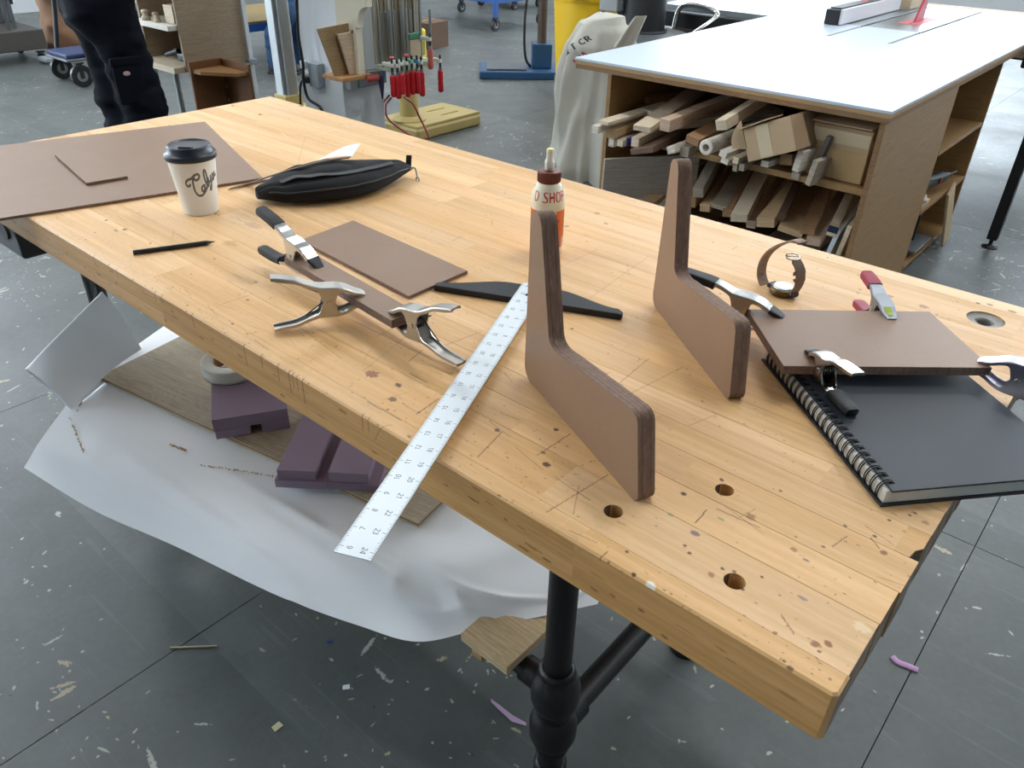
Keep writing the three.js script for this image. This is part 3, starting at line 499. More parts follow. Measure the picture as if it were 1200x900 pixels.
// pouch, strap and card
{
  const A0 = at(303, 229, BH + 0.018), A1 = at(484, 196, BH + 0.022); const d = A1.clone().sub(A0).setY(0), L = d.length(); d.normalize(); const n = V(-d.z, 0, d.x); if (n.x < 0) n.negate();   // n: toward the bench front right
  const pouch = thing('zip_pouch', 'black fabric zip pouch lying next to the brown strap', 'pouch');
  const wProf = (t) => 0.08 * Math.pow(Math.max(0, Math.sin(Math.PI * Math.pow(Math.min(1, t * 0.97 + 0.015), 0.95))), 0.8) * (1 - 0.1 * t);
  const hTop = (t) => 0.008 + 0.043 * Math.pow(Math.sin(Math.PI * Math.pow(t * 0.96 + 0.02, 0.8)), 0.8);
  const mid = (t) => A0.clone().lerp(A1, t).setY(BH).addScaledVector(n, -0.012 + 0.008 * Math.sin(t * 3.14));
  const skin = (u, t) => {
    if (t < 1e-5 || t > 1 - 1e-5) return mid(t).setY(BH + (t < 0.5 ? 0.016 : 0.022));                                      // u round the section
    const a = u * Math.PI * 2, w = Math.max(0.002, wProf(t)), c = Math.cos(a), s = Math.sin(a), h = hTop(t), q = mid(t);
    const cr = Math.sign(c) * Math.pow(Math.abs(c), 0.85), lift = 0.002 + smooth(0.6, 1, t) * 0.012 + smooth(0.15, 0, t) * 0.006;
    const wr = (noise(u * 9 + 3, t * 14) - 0.5) * 0.005 * (s > 0 ? 1 : 0.2) + (s > 0 ? -0.004 * Math.exp(-Math.pow((u - 0.2 + 0.05 * Math.sin(t * 5)) / 0.025, 2)) : 0);
    const y = s > 0 ? lift + h * 0.32 + h * 0.68 * Math.pow(s, 0.8) + wr : lift + h * 0.32 * (1 - Math.pow(-s, 0.6));
    return q.addScaledVector(n, w * cr).setY(BH + Math.max(0.0012, y));
  };
  part(pouch, 'body', mergeVertices(grid(72, 90, (u, v) => skin(u, 0.5 - 0.5 * Math.cos(Math.PI * v))), 1e-5), mat('#090a0c', 0.85, { bumpMap: fineNoise, bumpScale: 0.0003 }));
  const seam = []; for (let i = 2; i <= 38; i++) seam.push(skin(0.045, i / 40).add(V(0, 0.0012, 0)).addScaledVector(n, 0.001));
  const zip = part(pouch, 'zipper', tube(seam, 0.0018, 80, 6), mat('#121418', 0.5));
  const end = skin(0.03, 0.975);
  const pull = part(pouch, 'zip_pull', merge([tube([end.clone(), end.clone().add(V(0.008, 0.002, -0.006)), end.clone().add(V(0.016, -0.013, -0.004))], 0.0016, 10, 6), new THREE.TorusGeometry(0.004, 0.0013, 8, 20).translate(end.x + 0.018, end.y - 0.018, end.z - 0.003)]), M.steel);
  const tg = skin(0.25, 0.985).add(V(0, -0.004, 0));
  part(pouch, 'fabric_tab', bx(0.011, 0.026, 0.0016, 0, 0.013, 0, 0.0006).rotateY(0.9).rotateZ(-0.15).translate(tg.x, tg.y, tg.z), mat('#1b1d21', 0.7));
  const band = []; for (let i = 0; i <= 30; i++) band.push(skin(0.2 - 0.04 * Math.sin(i / 30 * 3), i / 30 * 0.72 + 0.13).add(V(0, 0.0016, 0)));
  part(pouch, 'trim_tape', grid(40, 1, (u, v) => { const c = new THREE.CatmullRomCurve3(band).getPoint(u); return c.addScaledVector(n, (v - 0.5) * 0.012).add(V(0, 0.002 - (v > 0.5 ? 0.0015 : 0), 0)); }), mat('#131519', 0.5, { side: THREE.DoubleSide }));
  // thin brown strap folded back on itself
  const lo = [at(269, 222, BH + 0.003), at(290, 216, BH + 0.003), at(312, 208.5, BH + 0.028), at(345, 198, BH + 0.05), at(385, 188, BH + 0.058), at(410, 185, BH + 0.058)];
  const hi = [at(269, 222, BH + 0.003), at(288, 217.5, BH + 0.0015), at(310, 212, BH + 0.0015), at(330, 208, BH + 0.0015)];
  const ribbon = (pts, w, t) => { const c = new THREE.CatmullRomCurve3(pts); return merge([0, 1].map((k) => grid(36, 1, (u, v) => { const q = c.getPoint(u); return q.addScaledVector(V(0.5, 0, 0.86), (v - 0.5) * w).add(V(0, k * t, 0)); })).concat([0, 1].map((k) => grid(36, 1, (u, v) => { const q = c.getPoint(u); return q.addScaledVector(V(0.5, 0, 0.86), (k - 0.5) * w).add(V(0, v * t, 0)); })))); };
  single('leather_strap', 'thin brown strap folded at one end, lying over the pouch', 'strap', merge([ribbon(lo, 0.011, 0.0016), ribbon(hi, 0.009, 0.0016)]), mat('#5d4632', 0.6, { side: THREE.DoubleSide }));
  const cp = [at(372, 189, BH + 0.056), at(393, 178, BH + 0.058), at(423, 169, BH + 0.064), at(413, 184, BH + 0.057)];
  const bow = grid(8, 8, (u, v) => { const a = cp[0].clone().lerp(cp[1], v), b = cp[3].clone().lerp(cp[2], v); return a.lerp(b, u).add(V(0, Math.sin(u * 3.14) * 0.003 + 0.002, 0)); });
  single('paper_slip', 'white paper slip curling up from the pouch', 'paper', bow, mat('#f2f5f8', 0.8, { side: THREE.DoubleSide }));
}
// glue bottle
{
  const p = V(-0.6835, BH, -0.5055);
  const b = thing('glue_bottle', 'glue bottle with orange label, brown cap and red handwriting', 'bottle', null, [p.x, BH, p.z]);
  const prof = [[0, 0], [0.024, 0], [0.0262, 0.003], [0.0265, 0.01], [0.0262, 0.075], [0.0265, 0.085], [0.0262, 0.092], [0.024, 0.103], [0.019, 0.113], [0.0145, 0.118], [0.0145, 0.126], [0, 0.126]];
  const shell = part(b, 'bottle_body', lathe(prof, 48), mat('#eae2c4', 0.42, { transmission: 0 }));
  const lab = canvas(1024, 512, (g, w, h) => {
    g.fillStyle = '#e0681d'; g.fillRect(0, 0, w, h); g.fillStyle = '#f3e9d8'; g.fillRect(330, 0, 100, h); g.fillStyle = '#5a2a10';
    for (let i = 0; i < 22; i++) { g.fillRect(520, 40 + i * 15, 110 + (i * 37 % 60), 5); g.fillRect(90, 40 + i * 15, 120 + (i * 53 % 50), 5); }
    g.fillStyle = '#d8d8d2'; g.fillRect(520, 385, 180, 120); g.fillStyle = '#333'; for (let i = 0; i < 24; i++) g.fillRect(530 + i * 7, 395, 1 + (i * 7 % 4), 90);
    g.fillStyle = '#8c1f12'; g.fillRect(320, 120, 150, 26); g.fillRect(340, 170, 110, 14);
  });
  part(b, 'label', new THREE.CylinderGeometry(0.0268, 0.0268, 0.062, 48, 1, true).translate(0, 0.044, 0).rotateY(-1.45), mat(null, 0.5, { map: lab }), 'orange printed label');
  const hand = document.createElement('canvas'); hand.width = 1024; hand.height = 128; const g = hand.getContext('2d');
  g.fillStyle = '#ece5ca'; g.fillRect(0, 0, 1024, 128); g.strokeStyle = '#c8353a'; g.lineWidth = 13; g.lineCap = 'round'; g.lineJoin = 'round';
  const stroke = (pts) => { g.beginPath(); pts.forEach(([x, y], i) => i ? g.lineTo(x, y) : g.moveTo(x, y)); g.stroke(); };
  const X0 = 300; stroke([[X0 - 95, 28], [X0 - 92, 100], [X0 - 60, 88], [X0 - 52, 55], [X0 - 68, 32], [X0 - 95, 28]]);                    // D
  stroke([[X0 + 48, 34], [X0 + 22, 30], [X0 + 8, 44], [X0 + 20, 60], [X0 + 42, 70], [X0 + 46, 90], [X0 + 26, 102], [X0, 94]]);                  // S
  stroke([[X0 + 70, 30], [X0 + 72, 100]]); stroke([[X0 + 112, 28], [X0 + 114, 100]]); stroke([[X0 + 72, 66], [X0 + 113, 62]]);                    // H
  g.beginPath(); g.ellipse(X0 + 160, 64, 24, 34, 0, 0, 7); g.stroke(); stroke([[X0 + 206, 102], [X0 + 204, 28], [X0 + 240, 34], [X0 + 242, 60], [X0 + 206, 66]]);
  const ht = new THREE.CanvasTexture(hand); ht.colorSpace = THREE.SRGBColorSpace;
  part(b, 'handwriting', lathe([[0.0266, 0.0868], [0.02640, 0.092], [0.0243, 0.1032], [0.0225, 0.1078]], 48).rotateY(-1.5), mat(null, 0.42, { map: ht }), 'red handwritten capital letters');
  const cap = part(b, 'cap', lathe([[0.0, 0.1335], [0.006, 0.1335], [0.0165, 0.133], [0.0175, 0.1315], [0.0177, 0.116], [0.0165, 0.115], [0, 0.115]], 36), mat('#6b2f1c', 0.4), 'dark brown ribbed cap');
  const ribs = []; for (let i = 0; i < 30; i++) { const a = i / 30 * 6.283; ribs.push(cyl(0.0008, 0.0008, V(Math.cos(a) * 0.0177, 0.117, Math.sin(a) * 0.0177), V(Math.cos(a) * 0.0177, 0.1305, Math.sin(a) * 0.0177), 5)); }
  part(cap, 'cap_ribs', merge(ribs), mat('#6b2f1c', 0.4));
  part(b, 'nozzle_collar', lathe([[0.0045, 0.1325], [0.0052, 0.14], [0, 0.14]], 20), mat('#6b2f1c', 0.4));
  part(b, 'nozzle', lathe([[0.0072, 0.134], [0.0076, 0.145], [0.0082, 0.1455], [0.0072, 0.148], [0.0056, 0.1525], [0.0053, 0.164], [0.0045, 0.1655], [0, 0.1656]], 24), mat('#eceade', 0.3, { transmission: 0.35, thickness: 0 }), 'translucent nozzle');
  part(b, 'nozzle_tip', lathe([[0.0055, 0.162], [0.0055, 0.1652], [0.0046, 0.1662], [0, 0.1663]], 20), mat('#e6e0a4', 0.5), 'pale yellow dried tip');
}
// spiral notebook
{
  const a = at(900, 407, BH + 0.02), c = at(1041, 575, BH + 0.0195), d = c.clone().sub(a).setY(0), L = 0.279; d.normalize(); const n = V(d.z, 0, -d.x);
  const nb = thing('spiral_notebook', 'black wire-bound notebook under the clamped panel', 'notebook', null, [c.x, BH + 0.0003, c.z], Math.atan2(-n.z, n.x));
  // local: x away from the spine, z: from the near corner back along the spine is -z
  const w = 0.212, th = 0.0192, cov = mat('#252c36', 0.5, { bumpMap: fineNoise, bumpScale: 0.0001 });
  part(nb, 'back_cover', box(-0.004, w + 0.001, 0, 0.0022, -L, 0.002, 0.0008), mat('#15181c', 0.55));
  part(nb, 'page_block', box(0.0, w - 0.003, 0.0022, th - 0.002, -L + 0.002, -0.0015, 0.0005), mat('#d3d3cb', 0.85), 'thick block of white pages');
  part(nb, 'front_cover', box(0.0035, w + 0.001, th - 0.002, th + 0.0003, -L, 0.002, 0.0008), cov);
  const ringGeo = (() => { const p = []; for (let i = 0; i <= 20; i++) { const t = lerp(-0.62, Math.PI + 0.62, i / 20); p.push(V(0.003 - Math.sin(t) * 0.0085 + 0.003, th / 2 + Math.cos(t) * (th / 2 + 0.0022), 0)); } return merge([-0.0014, 0.0014].map((z) => tube(p.map((q) => q.clone().setZ(z)), 0.00072, 22, 6))); })();
  const hole = bx(0.0055, 0.0006, 0.006, 0.0095, th + 0.0004, 0, 0.0002);
  const wire = mat('#0e0f11', 0.35);
  const slot = mat('#0a0b0d', 0.9);
  for (let i = 0; i < 24; i++) { const z = -0.012 - i * (L - 0.024) / 23; const r = part(nb, 'wire_ring', ringGeo, wire); r.position.z = z; const h = part(r, 'punched_slot', hole, slot); }
}
// wristwatch standing on its dial, strap curling up
{
  const base = at(918, 350, BH), e = V(0.95, 0, 0.31), n = V(-0.31, 0, 0.95);
  const watch = thing('wristwatch', 'wristwatch with a brown perforated strap curled upright on the bench', 'watch', null);
  const P0 = base.clone().addScaledVector(n, -0.012);
  const up = (pts) => pts.map(([x, y]) => atP(x, y, P0, n));
  const leather = mat('#8a6f5b', 0.65, { bumpMap: fineNoise, bumpScale: 0.0003 }), darkL = mat('#574338', 0.6);
  const ribbon = (pts, w, t) => {
    const c = new THREE.CatmullRomCurve3(pts, false, 'centripetal'), cen = P0.clone().setY(BH + 0.035);
    const s = (k, v0, v1) => grid(44, 1, (u, v) => { const q = c.getPoint(u), r = cen.clone().sub(q); r.addScaledVector(n, -r.dot(n)).normalize(); return q.addScaledVector(n, lerp(v0[0], v1[0], v) * w).addScaledVector(r, lerp(v0[1], v1[1], v) * t); });
    return merge([s(0, [-0.5, 0], [0.5, 0]), s(0, [0.5, 1], [-0.5, 1]), s(0, [0.5, 0], [0.5, 1]), s(0, [-0.5, 1], [-0.5, 0])]);
  };
  const long = up([[899, 341], [894, 331], [891.5, 320], [894, 306], [902, 294], [914, 286], [927, 281.5], [936, 281], [941, 284]]);
  const short = up([[931, 344], [937, 334], [939, 324], [937.5, 313], [933, 304.5]]);
  const band = part(watch, 'long_strap', ribbon(long, 0.0175, 0.0026), mat('#8a6f5b', 0.65, { bumpMap: fineNoise, bumpScale: 0.0003, side: THREE.DoubleSide }), 'brown strap half with a row of holes');
  const lc = new THREE.CatmullRomCurve3(long, false, 'centripetal'), cen = P0.clone().setY(BH + 0.035);
  const hg = new THREE.TorusGeometry(0.0012, 0.00035, 6, 14), holeMat = mat('#6b5444', 0.6);  // rings in darker leather stand in for dark punched holes; no openings are cut
  for (let i = 0; i < 9; i++) { const q = lc.getPoint(0.16 + i * 0.09), r = cen.clone().sub(q); r.addScaledVector(n, -r.dot(n)).normalize(); const h = part(band, 'strap_hole_ring', hg, holeMat); h.position.copy(q.addScaledVector(r, 0.0027)); h.lookAt(cen); }
  const sb = part(watch, 'short_strap', ribbon(short, 0.0175, 0.0028), mat('#6c5545', 0.65, { side: THREE.DoubleSide }), 'darker strap half with the buckle');
  part(sb, 'strap_keeper', ribbon(short.slice(2, 4).map((q, i, a) => q.clone().lerp(a[1 - i], 0.25)), 0.0205, 0.0055).translate(0, 0, 0), darkL);
  part(sb, 'strap_keeper', ribbon(short.slice(1, 3).map((q, i, a) => q.clone().lerp(a[1 - i], 0.35)), 0.0205, 0.005), darkL);
  const bc = up([[929, 301]])[0]; const bk = new THREE.TorusGeometry(0.0095, 0.0013, 8, 24); bk.scale(1, 0.72, 1); const B = part(watch, 'buckle', bk, M.chrome, 'chrome buckle'); B.position.copy(bc); B.lookAt(bc.clone().add(V(0.25, 0.9, 0.3)));
  part(B, 'buckle_tongue', cyl(0.0008, 0.0008, V(-0.009, 0, 0.001), V(0.011, 0, 0.001), 8), M.chrome);
  const cc = P0.clone().lerp(base, 0.2).add(V(0, 0, 0)); cc.copy(up([[916, 345]])[0]); cc.y = BH;
  const cs = part(watch, 'case', lathe([[0, 0.0004], [0.0172, 0.0004], [0.0185, 0.002], [0.0188, 0.0075], [0.0172, 0.0098], [0.0145, 0.0105], [0, 0.0105]], 40).translate(cc.x, cc.y, cc.z), mat('#6d5c3e', 0.35, { metalness: 0.9 }));
  part(cs, 'case_back', lathe([[0.0145, 0.0104], [0.0142, 0.0122], [0.0118, 0.0126], [0, 0.0126]], 36).translate(cc.x, cc.y, cc.z), mat('#d7dbdd', 0.3, { metalness: 0.7 }), 'silver case back facing up');
  for (const s of [-1, 1]) part(cs, 'strap_lug', bx(0.009, 0.007, 0.017, s * 0.0195, 0.006, 0, 0.002).rotateY(-0.315).translate(cc.x, cc.y, cc.z), M.darkSteel);
}

// ---------------------------------------------------------------- under the bench
const SH = 0.374;                                              // top of the long pipes
{
  // planks across the pipes that carry the paper
  const spot = at(600, 752, SH + 0.02);
  const a = at(594, 783, SH + 0.019), b = at(540, 742, SH + 0.019), d = a.clone().sub(b).setY(0).normalize(), n = V(d.z, 0, -d.x);
  const ply = thing('plywood_shelf', 'short plywood shelf board with a batten, poking out under the white paper', 'shelf', null, [b.x, SH, b.z], Math.atan2(-d.z, d.x));
  const L = b.distanceTo(a);
  part(ply, 'board', worldUV(box(0, L, 0.001, 0.019, -0.42, 0, 0.001)), plyFace);
  part(ply, 'batten', worldUV(box(0.012, 0.034, -0.036, 0.001, -0.3, -0.012, 0.001)), plyEdge);
  const s2 = thing('shelf_plank', 'long pine plank across the pipes beneath the paper', 'shelf', null, [-1.1, SH, -0.42]);
  part(s2, 'plank', worldUV(box(-0.62, 0.32, 0.001, 0.019, -0.26, 0.16, 0.001)), plyFace);
}
const PY = SH + 0.0215;                                        // paper level
{
  // the white paper: front edge as seen, hanging a little below the shelf; far part under the bench
  const rows = [
    [[28, 548, -0.03], [110, 598, -0.045], [205, 640, -0.05], [330, 700, -0.055], [420, 733, -0.05], [490, 752, -0.035], [560, 738, -0.012], [640, 721, 0], [700, 708, 0.002]],
    [[45, 520, 0.0], [140, 555, -0.004], [250, 600, -0.006], [370, 650, -0.004], [455, 680, -0.001], [520, 700, 0.002], [585, 700, 0.006], [655, 690, 0.004], [715, 680, 0.004]],
    [[70, 485, 0.004], [165, 515, 0.001], [280, 560, 0.001], [400, 608, 0.001], [485, 640, 0.001], [560, 655, 0.014], [620, 660, 0.006], [680, 655, 0.003], [735, 650, 0.003]],
    [[95, 455, 0.001], [190, 478, 0.001], [310, 520, 0.001], [430, 565, 0.001], [525, 600, 0.001], [600, 618, 0.006], [655, 622, 0.003], [705, 622, 0.003], [755, 620, 0.003]],
    [[150, 412, 0.001], [240, 430, 0.001], [350, 465, 0.001], [470, 505, 0.001], [560, 535, 0.001], [640, 560, 0.001], [690, 570, 0.001], [740, 572, 0.001], [790, 575, 0.001]],
    [[215, 366, 0.001], [300, 385, 0.001], [400, 410, 0.001], [510, 445, 0.001], [600, 475, 0.001], [680, 500, 0.001], [730, 510, 0.001], [780, 515, 0.001], [830, 518, 0.001]],
  ].map((r) => r.map(([x, y, h]) => at(x, y, PY + h)));
  const curves = rows.map((r) => new THREE.CatmullRomCurve3(r, false, 'centripetal'));
  const sheet = thing('paper_sheet', 'creased white paper sheet spread under the bench with its corner folded over', 'paper');
  const pm = mat('#eef2f6', 0.9, { side: THREE.DoubleSide });
  part(sheet, 'flat_sheet', grid(150, 90, (u, v) => {
    const c = new THREE.CatmullRomCurve3(curves.map((q) => q.getPoint(u)), false, 'centripetal').getPoint(v);
    const cr = Math.max(0, 0.006 * (1 - Math.abs((noise(u * 7 + 2, v * 5 + 1) - 0.5) * 9))) * smooth(0.5, 0.2, v) + (noise(u * 5, v * 6) - 0.5) * 0.006 * smooth(0.45, 0.1, v);
    let ridge = 0;
    for (const [u0, v0, u1, v1, a] of [[0.22, 0.42, 0.62, 0.12, 0.007], [0.45, 0.36, 0.9, 0.1, 0.009], [0.1, 0.3, 0.4, 0.05, 0.005], [0.6, 0.3, 0.75, 0.02, 0.008], [0.3, 0.2, 0.33, 0.0, 0.004]]) {
      const du = u1 - u0, dv = v1 - v0, t = Math.max(0, Math.min(1, ((u - u0) * du + (v - v0) * dv) / (du * du + dv * dv))), e = Math.hypot(u - u0 - du * t, v - v0 - dv * t);
      ridge = Math.max(ridge, a * Math.max(0, 1 - e / 0.035) * Math.sin(Math.PI * Math.min(1, Math.max(0.02, t))));
    }
    c.y += Math.max(0, cr) * 0.6 + ridge; return c;
  }), pm);
  // folded corner: rises from the valley to a crest and rolls under
  const val = [at(84, 480, PY + 0.004), at(108, 455, PY + 0.012), at(138, 428, 0.435), at(166, 409, 0.47)], crest = [at(29, 432, 0.465), at(58, 402, 0.515), at(90, 370, 0.57), at(119, 341, 0.625)];
  const low = [at(83, 481, PY + 0.003), at(112, 457, PY + 0.004), at(140, 430, PY), at(150, 400, PY)];
  const cv = [val, crest, low].map((p) => new THREE.CatmullRomCurve3(p));
  part(sheet, 'folded_corner', grid(24, 40, (u, v) => {
    const a = cv[0].getPoint(u), b = cv[1].getPoint(u), c = cv[2].getPoint(u);
    if (v < 0.62) { const t = v / 0.62; return a.lerp(b, t).add(V(0, Math.sin(t * 3.14) * 0.016, 0)); }
    const t = (v - 0.62) / 0.38, m = b.clone().lerp(c, t); m.x -= Math.sin(t * 3.14) * 0.03; m.y += Math.sin(t * 3.14) * 0.004; return m;
  }), pm);
  // sawdust gathered in the folds
  const dust = mat('#b08f6c', 0.95), gs = [];
  for (const line of [[[88, 488], [96, 470], [104, 448], [122, 425], [135, 418]], [[82, 490], [90, 510], [98, 530]], [[235, 545], [255, 548], [285, 552], [320, 558]], [[199, 521], [218, 528]]]) {
    for (let i = 0; i < 70; i++) { const t = rnd() * (line.length - 1), k = Math.min(line.length - 2, Math.floor(t)), f = t - k; const p = at(lerp(line[k][0], line[k + 1][0], f) + rr(-1, 1), lerp(line[k][1], line[k + 1][1], f) + rr(-1, 1), PY + 0.006), s = rr(0.0008, 0.0032); gs.push(new THREE.TetrahedronGeometry(s, 0).rotateX(rnd() * 3).rotateY(rnd() * 3).scale(1, 0.5, 1).translate(p.x, p.y, p.z)); }
  }
  const du = single('sawdust', 'tan sawdust lying in the folds of the white paper', 'sawdust', merge(gs), dust); du.userData.kind = 'stuff';
}
{
  // plywood board on the paper
  const y = PY + 0.007, th = 0.012, a = at(116, 441, y + th), b = at(505, 620, y + th), d = b.clone().sub(a).setY(0), L = 0.93; d.normalize(); const n = V(d.z, 0, -d.x);
  const bd = thing('plywood_board', 'pale plywood board lying on the white paper', 'board', null, [a.x, y, a.z], Math.atan2(-d.z, d.x));
  part(bd, 'top_ply', worldUV(box(0, L, th * 0.68, th, -0.34, 0, 0.0005)), wood('#b5a68e', 0.6));
  part(bd, 'core_ply', worldUV(box(0, L, th * 0.33, th * 0.68, -0.3395, -0.0005, 0.0004)), wood('#7d6040', 0.8));
  part(bd, 'bottom_ply', worldUV(box(0, L, 0, th * 0.33, -0.34, 0, 0.0005)), wood('#c9b08a', 0.6));
  // purple foam blocks
  const top = y + th, foam = mat('#826f80', 0.85, { bumpMap: fineNoise, bumpScale: 0.0004 }), foam2 = mat('#8a7788', 0.85, { bumpMap: fineNoise, bumpScale: 0.0004 });
  const P = at(254, 515, top), Q = at(340, 501, top), e = Q.clone().sub(P).setY(0), w = e.length(); e.normalize();
  const f1 = thing('foam_block', 'purple foam block with a slot, under the masking tape roll', 'block', 'purple foam blocks', [P.x, top, P.z], Math.atan2(-e.z, e.x));
  part(f1, 'top_slab', box(-0.002, w, 0.021, 0.049, -0.2, 0, 0.001), foam); part(f1, 'foot', box(0, w * 0.47, 0, 0.021, -0.2, 0.001, 0.001), foam2); part(f1, 'foot', box(w * 0.62, w, 0, 0.021, -0.2, 0.001, 0.001), foam2);
  const R = at(323, 571, top), S = at(445, 577, top), g = S.clone().sub(R).setY(0), w2 = g.length(); g.normalize();
  const f2 = thing('foam_block', 'purple foam block with two raised ridges, beside the T-square blade', 'block', 'purple foam blocks', [R.x, top, R.z], Math.atan2(-g.z, g.x));
  part(f2, 'base_slab', box(0, w2 * 0.5, 0, 0.018, -0.24, 0, 0.001), foam2); part(f2, 'base_slab', box(w2 * 0.5 + 0.0006, w2, 0, 0.018, -0.24, 0, 0.001), foam);
  part(f2, 'ridge', box(0.006, w2 * 0.4, 0.0182, 0.04, -0.24, -0.004, 0.001), foam); part(f2, 'ridge', box(w2 * 0.52, w2 * 0.9, 0.0182, 0.04, -0.24, -0.004, 0.001), foam2);
  // tape roll on the first block
  const tc = at(285, 432, top + 0.05);
  const roll = thing('tape_roll', 'wide roll of off-white masking tape on the slotted foam block', 'tape', null, [tc.x - 0.012, top + 0.0492, tc.z + 0.022]);
  const tape = mat('#c9c6ba', 0.75, { bumpMap: fineNoise, bumpScale: 0.0005 });
  const rolls = []; for (let i = 0; i < 4; i++) rolls.push([0.062 + (i % 2) * 0.0008, i * 0.0075], [0.062 + (i % 2) * 0.0008, i * 0.0075 + 0.007]);
  part(roll, 'tape', lathe([[0.036, 0], ...rolls, [0.061, 0.0305], [0.036, 0.0305], [0.036, 0]], 48), tape); part(roll, 'core', lathe([[0.0345, 0], [0.0358, 0], [0.0358, 0.031], [0.0345, 0.031], [0.0345, 0]], 40), mat('#a48a68', 0.85));
}
// ---------------------------------------------------------------- litter on the floor
{
  const A = at(199, 759, 0.002), B = at(254, 757, 0.002);
  single('wooden_stick', 'thin pale wooden stick on the grey floor', 'stick', cyl(0.002, 0.002, A, B, 6), wood('#d9cba8'));
  const scrap = (pts, label, r) => single('foam_scrap', label, 'scrap', tube(pts.map(([x, y]) => at(x, y, r * 0.55)), r, 14, 7).scale(1, 0.55, 1), mat('#b58fb4', 0.8), 'purple scraps on the floor');
  scrap([[1046, 769], [1052, 775], [1064, 780], [1076, 785]], 'small purple foam scrap on the floor beyond the bench end', 0.008);
  const s2 = [[575, 819], [585, 826], [600, 838], [616, 847], [617, 851], [600, 846], [584, 831], [576, 823]].map(([x, y]) => at(x, y, 0.001));
  single('plastic_strip', 'lilac plastic strip with a forked end on the floor by the leg', 'scrap', flat(s2.map((p) => [p.x, p.z]).reverse(), 0.002, 0.0004).translate(0, 0.0004, 0), mat('#b79ab9', 0.6));
  const bit = (px, py, s, c, label) => { const p = at(px, py, 0.001); single('paper_scrap', label, 'scrap', flat([[-s, -s * 0.6], [s * 0.9, -s * 0.8], [s, s * 0.5], [-s * 0.7, s * 0.8]].reverse(), 0.0012, 0.0002).rotateY(px).translate(p.x, 0.0003, p.z), mat(c, 0.8), 'small scraps on the floor'); };
  bit(406, 805, 0.008, '#dfe6ea', 'white paper scrap on the floor near the pipe leg'); bit(387, 751, 0.006, '#2a4a86', 'blue scrap on the floor below the paper edge'); bit(325, 851, 0.01, '#c6bf96', 'cream scrap on the floor near the wooden stick');
}

